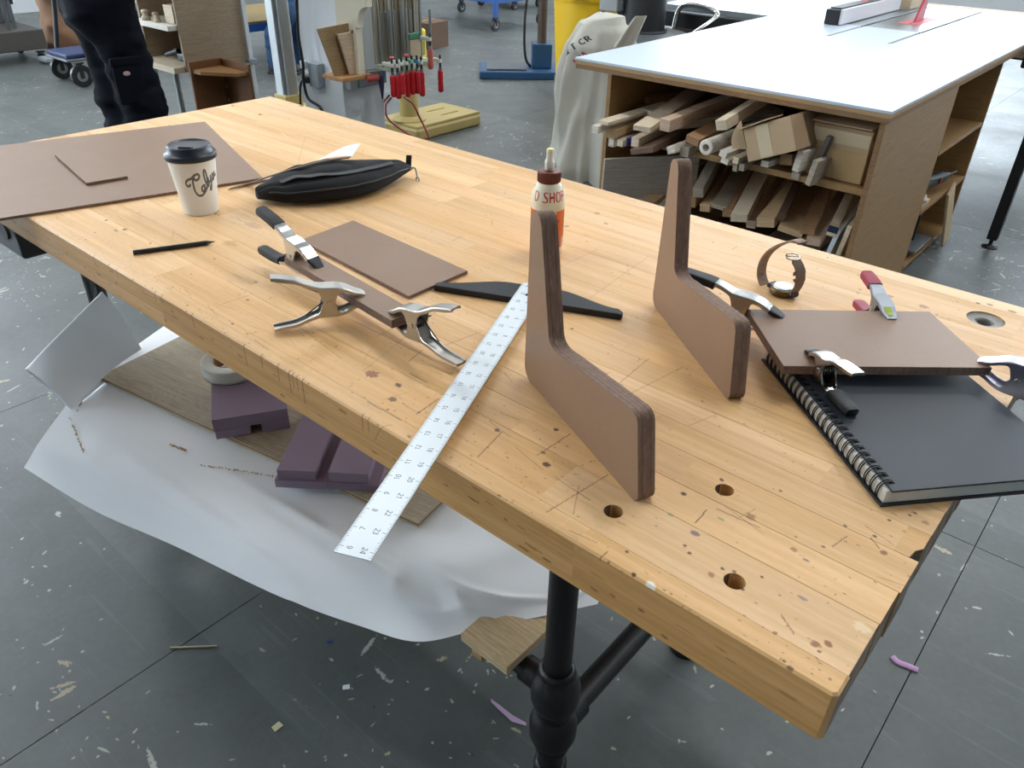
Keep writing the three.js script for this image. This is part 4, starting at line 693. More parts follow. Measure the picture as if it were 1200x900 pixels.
// ---------------------------------------------------------------- the white outfeed table and its racks of offcuts
{
  const T = 0.83, tb = thing('outfeed_table', 'white-topped plywood outfeed table with open racks', 'table');
  const laminate = mat('#b9c7d4', 0.42), edge = wood('#bb976c', 0.65), edge2 = wood('#94704a', 0.7), side = wood('#a07b4b', 0.55);
  const x0 = -1.914, x1 = -0.684, z0 = -4.0, z1 = -2.23;
  const slots = [[-1.418, 0.009], [-1.135, 0.009]], zs = -3.54;
  // laminate with two mitre slots let in from the saw side
  const o = [[x0, z1], [x1, z1], [x1, z0]]; for (const [sx, w] of [...slots].reverse()) o.push([sx + w, z0], [sx + w, zs], [sx - w, zs], [sx - w, z0]); o.push([x0, z0]);
  part(tb, 'white_top', flat(o, 0.009, 0.0006).translate(0, T - 0.009, 0), laminate, 'glossy white laminate');
  part(tb, 'top_ply', worldUV(box(x0 + 0.001, x1 - 0.001, T - 0.023, T - 0.0092, z0, z1 - 0.0008, 0.001)), edge);
  part(tb, 'top_ply', worldUV(box(x0 + 0.003, x1 - 0.002, T - 0.04, T - 0.0232, z0, z1 - 0.002, 0.001)), edge2);
  const u = T - 0.0402, cx0 = -1.762, cx1 = -0.695, cz1 = -2.245, cm = -3.06, cz0 = -3.735;
  part(tb, 'side_panel', worldUV(box(cx1 - 0.018, cx1, 0.0, u, cm, cz1, 0.001)), side, 'plywood end panel');
  part(tb, 'panel_edge', worldUV(box(cx1 - 0.0182, cx1 - 0.0005, 0.0, u, cz1, cz1 + 0.002, 0.0005)), edge2);
  part(tb, 'side_panel', worldUV(box(cx0, cx0 + 0.018, 0.0, u, cz0, cz1, 0.001)), side);
  part(tb, 'back_panel', worldUV(box(cx0 + 0.018, cx1, 0.0, u, cz0 - 0.018, cz0, 0.001)), side);
  part(tb, 'divider', worldUV(box(cx0 + 0.018, cx1 - 0.0185, 0.0, u, cm - 0.018, cm, 0.001)), side);
  part(tb, 'front_shelf', worldUV(box(cx0 + 0.0185, cx1 - 0.0185, 0.549, 0.571, cm, cz1 - 0.001, 0.001)), side);
  part(tb, 'front_shelf', worldUV(box(cx0 + 0.0185, cx1 - 0.0185, 0.04, 0.06, cm, cz1 - 0.001, 0.001)), side);
  for (const y of [0.528, 0.278, 0.03]) part(tb, 'end_shelf', worldUV(box(cx1 - 0.5, cx1 - 0.001, y - 0.018, y, cz0, cm - 0.0185, 0.001)), side);
  part(tb, 'end_back', worldUV(box(cx1 - 0.52, cx1 - 0.5, 0, u, cz0, cm - 0.0185, 0.001)), side);

  // offcuts: [px, py of the end, z of the end, width, height, length, yaw, pitch, tone, label]
  const tones = { pale: wood('#e2cfb2'), tan: wood('#cfae84'), brown: wood('#a9825d'), dark: wood('#745a49'), grey: wood('#b3a592'), white: wood('#eadfcf'), pink: wood('#d2b398') };
  const D = Math.PI / 180;
  const stick = (px, py, z, w, h, L, yaw, pitch, tone, label, roll = 0) => {
    const p = atZ(px, py, z), g = worldUV(bx(w, h, L, 0, 0, -L / 2, 0.0012), 1, rnd() * 5, rnd() * 5);
    const m = single('wood_offcut', label, 'offcut', g, tones[tone], 'wood offcuts in the table racks');
    m.position.copy(p); m.rotation.set(pitch * D, -yaw * D, roll * D, 'YXZ'); return m;
  };
  const up = 'on the upper rack', lo = 'on the lower rack';
  stick(697, 152, -2.10, 0.03, 0.028, 0.5, 2, 1, 'white', 'small square white-ended stick sticking out furthest ' + up);
  stick(707, 144, -2.12, 0.05, 0.013, 0.4, 6, 2, 'pale', 'thin flat pale strip above the white-ended stick ' + up);
  stick(716, 157, -2.16, 0.035, 0.036, 0.6, -4, 1, 'tan', 'tan square stick above two short white ends ' + up);
  stick(716, 167.5, -2.17, 0.026, 0.03, 0.6, 2, 1, 'white', 'white-ended stick below the tan square stick ' + up);
  stick(726.5, 168, -2.17, 0.028, 0.026, 0.6, 3, 1, 'pale', 'pale stick next to a blue-wrapped piece ' + up);
  stick(735, 166, -2.19, 0.012, 0.03, 0.5, 3, 1, 'dark', 'dark thin strip between pale sticks ' + up).material = mat('#2a2c7a', 0.6);
  stick(752, 151, -2.14, 0.07, 0.02, 0.7, -8, 5, 'pale', 'flat pale board rising over the square stick ' + up);
  stick(779, 147, -2.16, 0.044, 0.044, 0.75, 3, 3, 'pink', 'thick square stick with a pinkish white end ' + up);
  stick(744, 167, -2.16, 0.034, 0.036, 0.7, -2, 3, 'pale', 'pale stick lying on the dark walnut board ' + up);
  stick(752, 177, -2.13, 0.1, 0.022, 0.7, -2, 3, 'dark', 'wide dark walnut board sticking out ' + up, 16);
  stick(786, 176, -2.17, 0.034, 0.028, 0.6, 2, 1, 'white', 'pale stick with a rounded end beside the wooden tube ' + up, 20);
  stick(802, 178, -2.2, 0.036, 0.034, 0.6, 3, 1, 'grey', 'grey weathered stick right beside the wooden tube ' + up);
  stick(811, 165, -2.2, 0.055, 0.028, 0.6, 1, 5, 'brown', 'reddish brown board above the wooden tube ' + up, -12);
  stick(845, 147, -2.16, 0.042, 0.036, 0.55, 2, 9, 'pale', 'pale square stick resting across the wooden tube ' + up, 14);
  stick(847, 181, -2.17, 0.03, 0.022, 0.6, 2, 0, 'white', 'white-ended strip touching the wooden tube ' + up, -14);
  stick(849, 189, -2.17, 0.03, 0.02, 0.6, 1, 0, 'white', 'white-ended strip lowest beside the tube ' + up, -14);
  stick(862, 188, -2.17, 0.022, 0.024, 0.5, 1, 0, 'pale', 'small pale stick under the open carton ' + up, -8);
  stick(861, 197, -2.19, 0.017, 0.024, 0.5, 1, 0, 'grey', 'small grey stick lying on the shelf under the open carton ' + up);
  stick(869, 196, -2.19, 0.02, 0.026, 0.5, 1, 0, 'grey', 'small grey stick beside another under the open carton ' + up);
  stick(896, 192, -2.2, 0.03, 0.022, 0.5, 3, 0, 'white', 'white-ended strip lying beside the open carton ' + up);
  stick(921, 187, -2.22, 0.045, 0.038, 0.5, 4, 0, 'brown', 'short brown block behind the open carton corner ' + up, 8);
  stick(935, 189, -2.2, 0.024, 0.072, 0.5, 6, 0, 'white', 'upright white-ended board before the tan block ' + up, -6);
  stick(932, 206, -2.24, 0.03, 0.024, 0.45, 4, 0, 'grey', 'grey stick on the shelf under the upright board ' + up);
  stick(951, 203, -2.2, 0.02, 0.088, 0.5, 8, 0, 'grey', 'upright grey board leaning beside the taped carton ' + up, -8);
  stick(962, 180, -2.26, 0.016, 0.12, 0.5, 7, 0, 'dark', 'tall dark board leaning against the taped carton ' + up, -12).material = wood('#7d7a76');
  stick(735, 125, -2.45, 0.05, 0.035, 0.4, 60, 0, 'dark', 'dark short block lying crosswise at the back ' + up);
  stick(757, 119, -2.5, 0.045, 0.04, 0.4, 20, 0, 'brown', 'brown block end deep inside ' + up);
  stick(770, 140, -2.3, 0.22, 0.03, 0.5, 30, 2, 'grey', 'wide grey board lying deep inside ' + up);
  // wooden tube
  { const p = atZ(827, 173, -2.16), g = lathe([[0.013, 0], [0.025, 0], [0.0275, 0.002], [0.0275, 0.5], [0.013, 0.5], [0.013, 0]], 28).rotateX(-Math.PI / 2);
    const m = single('wooden_tube', 'round pale wooden tube with a hollow end on the upper rack', 'tube', g, tones.white); m.position.copy(p); m.rotation.set(0.02, -0.06, 0, 'YXZ'); }
  // lower rack
  const low = [[734, 234, 0.09, 0.02, -6, 4, 'tan', 'flat tan board at the outer end'], [756, 240, 0.06, 0.02, -8, 5, 'tan', 'tan board beside the flat tan board'], [716, 228, 0.11, 0.016, -5, 3, 'brown', 'brown board leaning under the grey panel'], [778, 246, 0.07, 0.012, -10, 3, 'grey', 'pale grey thin board lying low'],
    [810, 236, 0.035, 0.05, -12, 8, 'brown', 'notched brown stick'], [818, 226, 0.04, 0.04, -16, 12, 'grey', 'steep grey stick behind the notched stick'], [826, 244, 0.04, 0.03, -12, 6, 'tan', 'tan stick beside the split board'], [842, 243, 0.06, 0.018, -14, 8, 'grey', 'weathered flat grey board'], [852, 250, 0.035, 0.03, -16, 8, 'brown', 'narrow brown stick touching the split board'],
    [866, 256, 0.062, 0.03, -15, 9, 'pale', 'wide pale board with a split end'], [880, 263, 0.034, 0.032, -12, 5, 'pink', 'square pink-brown stick'], [897, 261, 0.065, 0.036, -9, 4, 'tan', 'thick tan block'], [915, 255, 0.03, 0.03, -14, 9, 'dark', 'dark stick behind the tan block'], [926, 271, 0.09, 0.026, -12, 5, 'tan', 'wide flat tan plank'], [946, 272, 0.05, 0.022, -14, 8, 'brown', 'brown plank beside the wide plank'], [953, 284, 0.05, 0.026, -10, 4, 'pink', 'pinkish plank lying lowest'], [975, 272, 0.032, 0.034, -12, 8, 'pale', 'pale stick with a navy taped end']];
  const pileTop = [];
  for (const [px, py, w, h, yaw, pitch, tone, what] of low) { const m = stick(px, py, -2.27 + rr(-0.03, 0.02), w, h, 0.72, yaw, pitch, tone, what + ' ' + lo, rr(-10, 10)); pileTop.push(m); }
  { const m = pileTop[pileTop.length - 1]; const cap = part(m, 'navy_tape', bx(0.0335, 0.02, 0.012, 0, 0.0075, -0.005, 0.001), mat('#1f2c49', 0.6), 'navy blue tape'); }
  stick(975, 287, -2.27, 0.016, 0.12, 0.5, -7, 2, 'grey', 'upright white painted board beside the end panel ' + lo, -10).material = mat('#c8d0d4', 0.6);
  stick(988, 284, -2.28, 0.016, 0.13, 0.5, -5, 2, 'pale', 'upright cream board against the end panel ' + lo, -8);
  for (let i = 0; i < 8; i++) { const g = worldUV(bx(0.11, 0.05, 0.76, 0, 0, -0.38, 0.002), 1, rnd(), rnd()); const m = single('wood_offcut', ['thick brown beam', 'thick tan beam', 'thick pale beam', 'thick grey beam', 'thick reddish beam', 'thick walnut beam', 'thick pine beam', 'thick cream beam'][i] + ' at the bottom of the lower rack', 'offcut', g, Object.values(tones)[i % 7], 'wood offcuts in the table racks'); m.position.set(-1.66 + i * 0.125, 0.086 + (i % 2) * 0.0, -2.27); }
  // tall grey panel leaning at the outer end of the lower rack
  { const a = atZ(704, 186, -2.16), b = atZ(708, 220, -2.16); const g = worldUV(box(-0.006, 0.006, -0.3, 0, -0.4, 0, 0.001)); const m = single('grey_board', 'grey-brown panel standing on edge at the outer end of the lower rack', 'panel', g, wood('#c4b8ac')); m.position.set(a.x + 0.012, a.y, -2.17); m.rotation.set(0.02, -0.7, -0.1, 'YXZ'); }
  // cartons on the upper rack
  const kraft = mat('#b39878', 0.85, { bumpMap: fineNoise, bumpScale: 0.0003 }), kraft2 = mat('#a68a6a', 0.85), tapeM = mat('#c5b392', 0.4);
  { const c = thing('carton', 'open cardboard carton lying tilted among the offcuts', 'box', 'cardboard cartons'); const P = [[872, 151], [932, 134], [944, 172], [877, 190]].map(([x, y]) => atZ(x, y, -2.17)); const ex = P[1].clone().sub(P[0]), ey = P[0].clone().sub(P[3]); const w = ex.length(), h = ey.length();
    c.position.copy(P[3]); c.rotation.set(0, -0.12, Math.atan2(ex.y, Math.hypot(ex.x, ex.z)), 'YXZ');
    part(c, 'front_face', box(0, w, 0, h, -0.004, 0, 0.001), kraft); part(c, 'top_face', box(0.003, w, h - 0.004, h, -0.3, -0.004, 0.001), kraft2); part(c, 'end_face', box(w - 0.004, w, 0, h - 0.004, -0.3, -0.004, 0.001), kraft2); part(c, 'bottom_face', box(0, w - 0.004, 0, 0.004, -0.3, -0.004, 0.001), kraft2);
    const s = new THREE.Shape(); s.moveTo(0, 0); s.lineTo(0.0, 0.1); s.quadraticCurveTo(-0.055, 0.06, -0.045, 0.015); s.closePath(); part(c, 'flap', upright(s, 0.004, 0.0008).rotateY(0.5).translate(0.004, h - 0.07, 0), kraft);
    const f2 = part(c, 'flap', bx(w * 0.62, 0.004, 0.09, w * 0.36, h + 0.002, -0.03, 0.001).rotateZ(0.06), kraft); part(c, 'tape_strip', box(w * 0.28, w * 0.55, 0.002, h - 0.002, 0.0002, 0.0012, 0.0003), tapeM, 'brown packing tape'); }
  { const c = thing('carton', 'closed taped cardboard carton beside the table end panel', 'box', 'cardboard cartons', [-0.935, 0.572, -2.285], -0.02);
    part(c, 'body', box(0, 0.2, 0, 0.175, -0.3, 0, 0.003), kraft); const f = part(c, 'flap', bx(0.2, 0.004, 0.12, 0.1, 0.185, -0.06, 0.001).rotateX(0.12), kraft2); part(c, 'tape_strip', box(0.004, 0.196, 0.118, 0.16, -0.001, 0.0012, 0.0004), tapeM); part(c, 'wrap_film', box(0.002, 0.198, 0.002, 0.1, -0.001, 0.0013, 0.0004), mat('#bb9c70', 0.25), 'glossy tape over the lower face'); }
  // things in the end cubbies
  { const b = thing('fibreboard_plate', 'tan board leaning out of the lowest end cubby', 'board'); const P = [[1120, 222], [1137, 219], [1116, 274], [1108, 278]].map(([x, y]) => atX(x, y, -0.675));
    part(b, 'sheet', worldUV(bx(0.012, 0.26, 0.14, 0, 0, 0, 0.002)), wood('#c2a983')); b.position.set(-0.668, 0.158, -3.5); b.rotation.set(0.18, 0.1, 0.16, 'YXZ');
    const d = thing('power_drill', 'dark green power drill lying in the middle end cubby', 'drill', null, [-0.73, 0.2785, -3.36]); const gr = mat('#2c403a', 0.5), bk = mat('#17191b', 0.5);
    part(d, 'motor_housing', cyl(0.03, 0.026, V(-0.04, 0.06, 0.1), V(0, 0.06, -0.06), 20), gr); part(d, 'grip', bx(0.032, 0.04, 0.1, -0.05, 0.021, 0.1, 0.01), bk); part(d, 'chuck', cyl(0.02, 0.013, V(0, 0.06, -0.06), V(0.012, 0.06, -0.12), 16), bk); part(d, 'bit', cyl(0.005, 0.004, V(0.012, 0.06, -0.12), V(0.026, 0.06, -0.2), 8), M.darkSteel); part(d, 'red_badge', bx(0.004, 0.024, 0.03, 0.015, 0.062, 0.0, 0.001), mat('#a32430', 0.5), 'red badge');
    const jig = thing('cutting_jig', 'grey metal jig with a fence in the lowest end cubby', 'jig', null, [-0.74, 0.031, -3.3]);
    part(jig, 'base_plate', bx(0.1, 0.012, 0.24, 0, 0.03, 0, 0.002), mat('#9aa1a5', 0.4, { metalness: 0.7 })); part(jig, 'fence', bx(0.012, 0.04, 0.22, -0.02, 0.16, 0.02, 0.002).rotateX(0.12), mat('#7c8588', 0.5, { metalness: 0.5 })); part(jig, 'post', merge([bx(0.02, 0.16, 0.02, -0.01, 0.11, -0.02), bx(0.02, 0.16, 0.02, -0.01, 0.11, 0.06)]), M.darkSteel); part(jig, 'foot', merge([bx(0.03, 0.024, 0.03, 0, 0.012, 0.09), bx(0.03, 0.024, 0.03, 0, 0.012, -0.09)]), M.darkSteel);
    const w = thing('wood_scrap', 'short pale wood scrap lying in the middle end cubby', 'offcut', 'wood scraps in the cubby', [-0.75, 0.2785, -3.17]); part(w, 'scrap', worldUV(bx(0.09, 0.018, 0.1, 0, 0.0095, 0)), tones.pale); const w2 = thing('wood_scrap', 'smaller white wood scrap lying on the pale scrap', 'offcut', 'wood scraps in the cubby', [-0.75, 0.2785, -3.17]); part(w2, 'scrap', worldUV(bx(0.06, 0.016, 0.09, 0.01, 0.027, 0.01).rotateY(0.3)), tones.white);
    const k = thing('wood_block', 'pale square block in the top end cubby', 'block', null, [-0.86, 0.5285, -3.5]); part(k, 'block', worldUV(bx(0.02, 0.11, 0.13, 0, 0.0555, 0)), tones.pink); }
}
// ---------------------------------------------------------------- table saw behind the outfeed table
{
  const T = 0.829, saw = thing('table_saw', 'cast-iron table saw with a red throat plate behind the white table', 'saw'), iron = mat('#8d979c', 0.3, { metalness: 0.75 }), iron2 = mat('#9aa4a8', 0.34, { metalness: 0.7 }), black = mat('#15171a', 0.5);
  const slot = [-1.418, -1.135], z0 = -5.16, z1 = -4.012;
  
  for (const [a, b] of [[-1.72, -1.427], [-1.409, -1.144], [-1.126, -0.93]]) part(saw, 'table_top', box(a, b, T - 0.03, T, z0, z1, 0.001), iron); part(saw, 'slot_floor', box(-1.72, -0.93, T - 0.06, T - 0.0305, z0, z1), black);
  part(saw, 'right_wing', box(-0.929, -0.35, T - 0.03, T, z0, z1, 0.002), iron2); part(saw, 'left_wing', box(-2.6, -1.721, T - 0.03, T, z0, z1 + 0.03, 0.002), iron2);
  part(saw, 'fence_rail', box(-2.6, -1.93, T - 0.11, T - 0.032, z1 + 0.031, z1 + 0.08, 0.004), black, 'black fence rail'); part(saw, 'cabinet', box(-1.65, -1.0, 0, T - 0.061, z0 + 0.1, z1 - 0.06, 0.01), mat('#2a2d30', 0.6));
  part(saw, 'wing_cabinet', box(-2.58, -1.95, 0.12, T - 0.12, z0 + 0.2, z1 - 0.1, 0.004), wood('#5a4030'), 'brown wooden cabinet under the wing');
  for (const [x, y] of [[-2.5, 0.55], [-2.3, 0.56], [-2.1, 0.55]]) part(saw, 'drawer_pull', bx(0.03, 0.04, 0.02, x, y, z1 - 0.09, 0.006), mat('#d3c188', 0.5));
  for (const x of [-0.48]) for (const z of [-3.667]) { }
  const pl = part(saw, 'throat_plate', bx(0.1, 0.002, 0.36, -1.276, T + 0.0008, -4.42, 0.0008), mat('#c65a62', 0.5), 'red throat plate'); part(pl, 'blade_slot', bx(0.008, 0.001, 0.3, -1.276, T + 0.0022, -4.42, 0.0003), black);
  const s = new THREE.Shape(); s.moveTo(-0.07, 0); s.lineTo(0.06, 0); s.quadraticCurveTo(0.075, 0.09, 0.03, 0.115); s.quadraticCurveTo(-0.01, 0.12, -0.07, 0);
  part(saw, 'blade_guard', upright(s, 0.012, 0.002).rotateY(Math.PI / 2).translate(-1.276, T + 0.002, -4.42), mat('#b23a46', 0.45), 'red blade guard');
  for (const [x, z] of [[-0.48, -3.667 - 0.0]]) { }
  const rail = part(saw, 'front_rail', box(-0.66, -0.3, T - 0.09, T - 0.03, -4.0, -3.94, 0.008), black); part(rail, 'rail_handle', cyl(0.012, 0.012, V(-0.6, T - 0.12, -3.93), V(-0.45, T - 0.12, -3.93), 12), black);
  // leg of the side extension
  const ext = thing('extension_leg', 'slim black steel leg with a levelling foot beside the outfeed table', 'leg', null, [-0.485, 0, -3.672]);
  part(ext, 'post', bx(0.045, 0.72, 0.045, 0, 0.4, 0, 0.004), black); part(ext, 'levelling_foot', lathe([[0, 0], [0.035, 0], [0.035, 0.006], [0.009, 0.012], [0.009, 0.045]], 20), black); part(ext, 'cross_arm', bx(0.045, 0.03, 0.25, 0, 0.77, -0.105, 0.004), black);
  // fence on the table and plywood jig box behind it
  const fence = thing('rip_fence', 'black and white rip fence lying over the saw slot', 'fence', null, [-1.545, T + 0.002, -4.3]);
  part(fence, 'fence_body', box(-0.04, 0.03, 0, 0.07, -0.5, 0.4, 0.004), black); part(fence, 'fence_face', box(0.0305, 0.045, 0.002, 0.072, -0.5, 0.39, 0.002), mat('#d9d5da', 0.5), 'white fence face'); part(fence, 'fence_cap', box(-0.036, 0.02, 0.0702, 0.076, -0.46, 0.36, 0.002), mat('#3b4046', 0.5)); part(fence, 'red_label', bx(0.03, 0.001, 0.06, -0.01, 0.0765, -0.05, 0.0003), mat('#b8404a', 0.5));
  const jb = thing('plywood_jig', 'pale plywood box standing on the saw top behind the rip fence', 'box', null, [-1.62, T + 0.001, -4.93]);
  part(jb, 'front_board', worldUV(box(-0.12, 0.16, 0, 0.35, 0.06, 0.08)), wood('#d9c2a4')); part(jb, 'side_board', worldUV(box(0.14, 0.16, 0, 0.35, -0.15, 0.0595)), wood('#d9c2a4')); part(jb, 'side_board', worldUV(box(-0.12, -0.1, 0, 0.35, -0.15, 0.0595)), wood('#d9c2a4'));
  // lumber rack far behind
  const lw = ['grey-brown board at the bottom', 'pale tan board second', 'dull brown board in the middle', 'grey-brown board next to the top', 'tan board on top'];
  for (let i = 0; i < 5; i++) single('lumber_board', lw[i] + ' of the stack beyond the table saw', 'board', worldUV(box(-2.6, 1.5, 0.5 + i * 0.045, 0.54 + i * 0.045, -6.4 + (i % 2) * 0.05, -5.9 + (i % 3) * 0.04)), [wood('#a18a72'), wood('#b59c7e'), wood('#8c7a68')][i % 3], 'boards stacked beyond the saw');
  const tr = thing('low_trestle', 'black low trestle under the boards beyond the saw', 'trestle'); part(tr, 'top_rail', box(-2.3, 1.1, 0.46, 0.499, -6.25, -6.1), black); for (const x of [-2.2, 1.0]) part(tr, 'leg', box(x - 0.03, x + 0.03, 0, 0.46, -6.3, -6.0), black);
}
// ---------------------------------------------------------------- dust bag, drum, yellow bin, blue machine
{
  // canvas bag draped to the floor
  const P = V(-2.47, 0, -3.2);
  const bag = thing('dust_bag', 'pale canvas dust bag with printed letters hanging to the floor', 'bag', null, [P.x, 0, P.z]);
  const ltr = canvas(1024, 1024, (g, w, h) => { g.fillStyle = '#c4c2b7'; g.fillRect(0, 0, w, h);
    g.save(); g.translate(715, 330); g.rotate(-0.75); g.fillStyle = '#22262c'; g.font = 'bold 52px sans-serif'; g.fillText('CR', 30, 20); g.fillText('& T', -75, 20); g.fillText('A', -125, 26); g.fillStyle = '#b43a4a'; g.font = 'bold 46px sans-serif'; g.fillText('USA', -60, 84); g.fillRect(-40, 96, 110, 9); g.restore(); });
  const prof = [[0.0, 0.195, 0.15], [0.08, 0.19, 0.145], [0.2, 0.19, 0.14], [0.33, 0.195, 0.14], [0.45, 0.215, 0.155], [0.58, 0.215, 0.16], [0.7, 0.2, 0.15], [0.78, 0.165, 0.12], [0.83, 0.11, 0.08], [0.86, 0.02, 0.015]];
  const at_ = (t) => { const f = t * (prof.length - 1), i = Math.min(prof.length - 2, Math.floor(f)), k = f - i; return prof[i].map((v, j) => lerp(v, prof[i + 1][j], k)); };
  part(bag, 'canvas', mergeVertices(grid(90, 60, (u, v) => {
    const [y, rx, rz] = at_(v), a = u * Math.PI * 2, fold = (noise(u * 18, v * 2.0 + 3, 18, 99) - 0.5) * 0.15 * smooth(0.95, 0.5, v) + (noise(u * 30, v * 3, 30, 99) - 0.5) * 0.03 * smooth(0.9, 0.6, v) + (noise(u * 7, v * 9, 7, 99) - 0.5) * 0.03;
    return V(Math.cos(a) * (rx + fold) - 0.03 * smooth(0.6, 0.2, v), y + (v > 0.85 ? Math.cos(a) * 0.05 * (1 - v) * 4 : 0), Math.sin(a) * (rz + fold));
  }), 1e-5), mat(null, 0.92, { map: (ltr.wrapS = THREE.RepeatWrapping, ltr.repeat.set(-1, 1), ltr), side: THREE.DoubleSide }));
  part(bag, 'bag_neck', grid(24, 10, (u, v) => { const a = u * 6.2832, r = lerp(0.075, 0.045, v) * (1 + 0.25 * Math.cos(a * 4)); return V(0.15 + v * 0.08 + Math.cos(a) * r * 0.5, 0.72 + v * 0.14, Math.sin(a) * r); }), mat('#cfcdc2', 0.92, { side: THREE.DoubleSide }));
  const dc = V(-2.5, 0, -3.66);
  const drum = thing('dust_drum', 'round dark grey dust collector drum with a chrome handle', 'dust collector', null, [dc.x, 0, dc.z]);
  const grey = mat('#5c6266', 0.5), blk = mat('#1b1d21', 0.5);
  part(drum, 'drum', lathe([[0, 0.08], [0.24, 0.08], [0.25, 0.1], [0.25, 0.65], [0.255, 0.66]], 40), blk); part(drum, 'lid', lathe([[0.26, 0.64], [0.27, 0.66], [0.265, 0.7], [0.24, 0.715], [0.14, 0.72], [0, 0.72]], 44), grey); part(drum, 'motor', lathe([[0.13, 0.72], [0.13, 0.73], [0.115, 0.735], [0.11, 1.05], [0.09, 1.08], [0, 1.09]], 36), blk); part(drum, 'control_box', bx(0.12, 0.22, 0.1, -0.18, 0.92, 0.06, 0.01), mat('#a7abb0', 0.4)); part(drum, 'control_bracket', bx(0.08, 0.3, 0.1, -0.13, 0.87, -0.02, 0.01), blk);
  part(drum, 'push_handle', tube([V(0.06, 0.7, -0.22), V(0.08, 0.83, -0.24), V(0.3, 0.84, -0.2), V(0.36, 0.82, -0.15), V(0.32, 0.74, 0.02), V(0.24, 0.66, 0.1)], 0.014, 40, 10), M.chrome, 'bent chrome handle');
  for (const a of [0.6, 2.2, 3.8, 5.3]) part(drum, 'caster', merge([cyl(0.035, 0.035, V(Math.cos(a) * 0.2 - 0.012, 0.036, Math.sin(a) * 0.2), V(Math.cos(a) * 0.2 + 0.012, 0.036, Math.sin(a) * 0.2), 16), bx(0.03, 0.05, 0.03, Math.cos(a) * 0.2, 0.06, Math.sin(a) * 0.2)]), blk);
  const yc = at(672, 100, 0.1);
  const bin = thing('yellow_bin', 'large yellow plastic bin on a dark wheeled dolly', 'bin', null, [yc.x - 0.05, 0, yc.z - 0.2]); const yel = mat('#e2b71c', 0.5);
  part(bin, 'bin_body', lathe([[0, 0.135], [0.215, 0.135], [0.225, 0.15], [0.262, 0.68], [0.275, 0.685], [0.282, 0.72], [0.272, 0.76], [0.268, 0.77], [0.255, 0.765], [0.25, 0.7], [0.214, 0.16], [0, 0.155]], 44), yel); part(bin, 'rim_handle', bx(0.1, 0.03, 0.04, 0.1, 0.72, 0.27, 0.008), mat('#c39a12', 0.5));
  const dol = part(bin, 'dolly', lathe([[0, 0.085], [0.225, 0.085], [0.235, 0.095], [0.235, 0.13], [0.215, 0.134], [0, 0.134]], 40), mat('#3f4447', 0.6)); for (let i = 0; i < 5; i++) { const a = i / 5 * 6.283 + 0.3; part(dol, 'caster', cyl(0.04, 0.04, V(Math.cos(a) * 0.17 - 0.012, 0.041, Math.sin(a) * 0.17), V(Math.cos(a) * 0.17 + 0.012, 0.041, Math.sin(a) * 0.17), 14), blk); }
  // blue machine base with its column and cord
  const c0 = at(562, 93, 0), c1 = at(640, 94, 0), d = c1.clone().sub(c0), L = 0.8; d.normalize();
  const bm = thing('machine_base', 'blue cast machine base with a dark column beside the yellow bin', 'machine', null, [c0.x, 0, c0.z], Math.atan2(-d.z, d.x)); const blue = mat('#22496f', 0.45);
  part(bm, 'base', box(0, L, 0, 0.065, -0.42, 0, 0.012), blue); part(bm, 'floor_plate', box(0.06, 0.4, 0.066, 0.08, -0.36, -0.04, 0.004), mat('#51585c', 0.6)); part(bm, 'pedestal', box(0.45, 0.62, 0.0655, 0.26, -0.32, -0.14, 0.008), blue); part(bm, 'column', cyl(0.04, 0.04, V(0.535, 0.26, -0.23), V(0.535, 1.3, -0.23), 20), mat('#4a3d33', 0.6)); part(bm, 'power_cord', tube([V(0.44, 0.07, -0.2), V(0.4, 0.13, -0.18), V(0.38, 0.4, -0.18), V(0.42, 0.8, -0.2), V(0.46, 1.1, -0.22)], 0.011, 40, 8), blk);
  part(bm, 'machine_head', bx(0.34, 0.5, 0.5, 0.535, 1.5, -0.1, 0.03), blue);
}

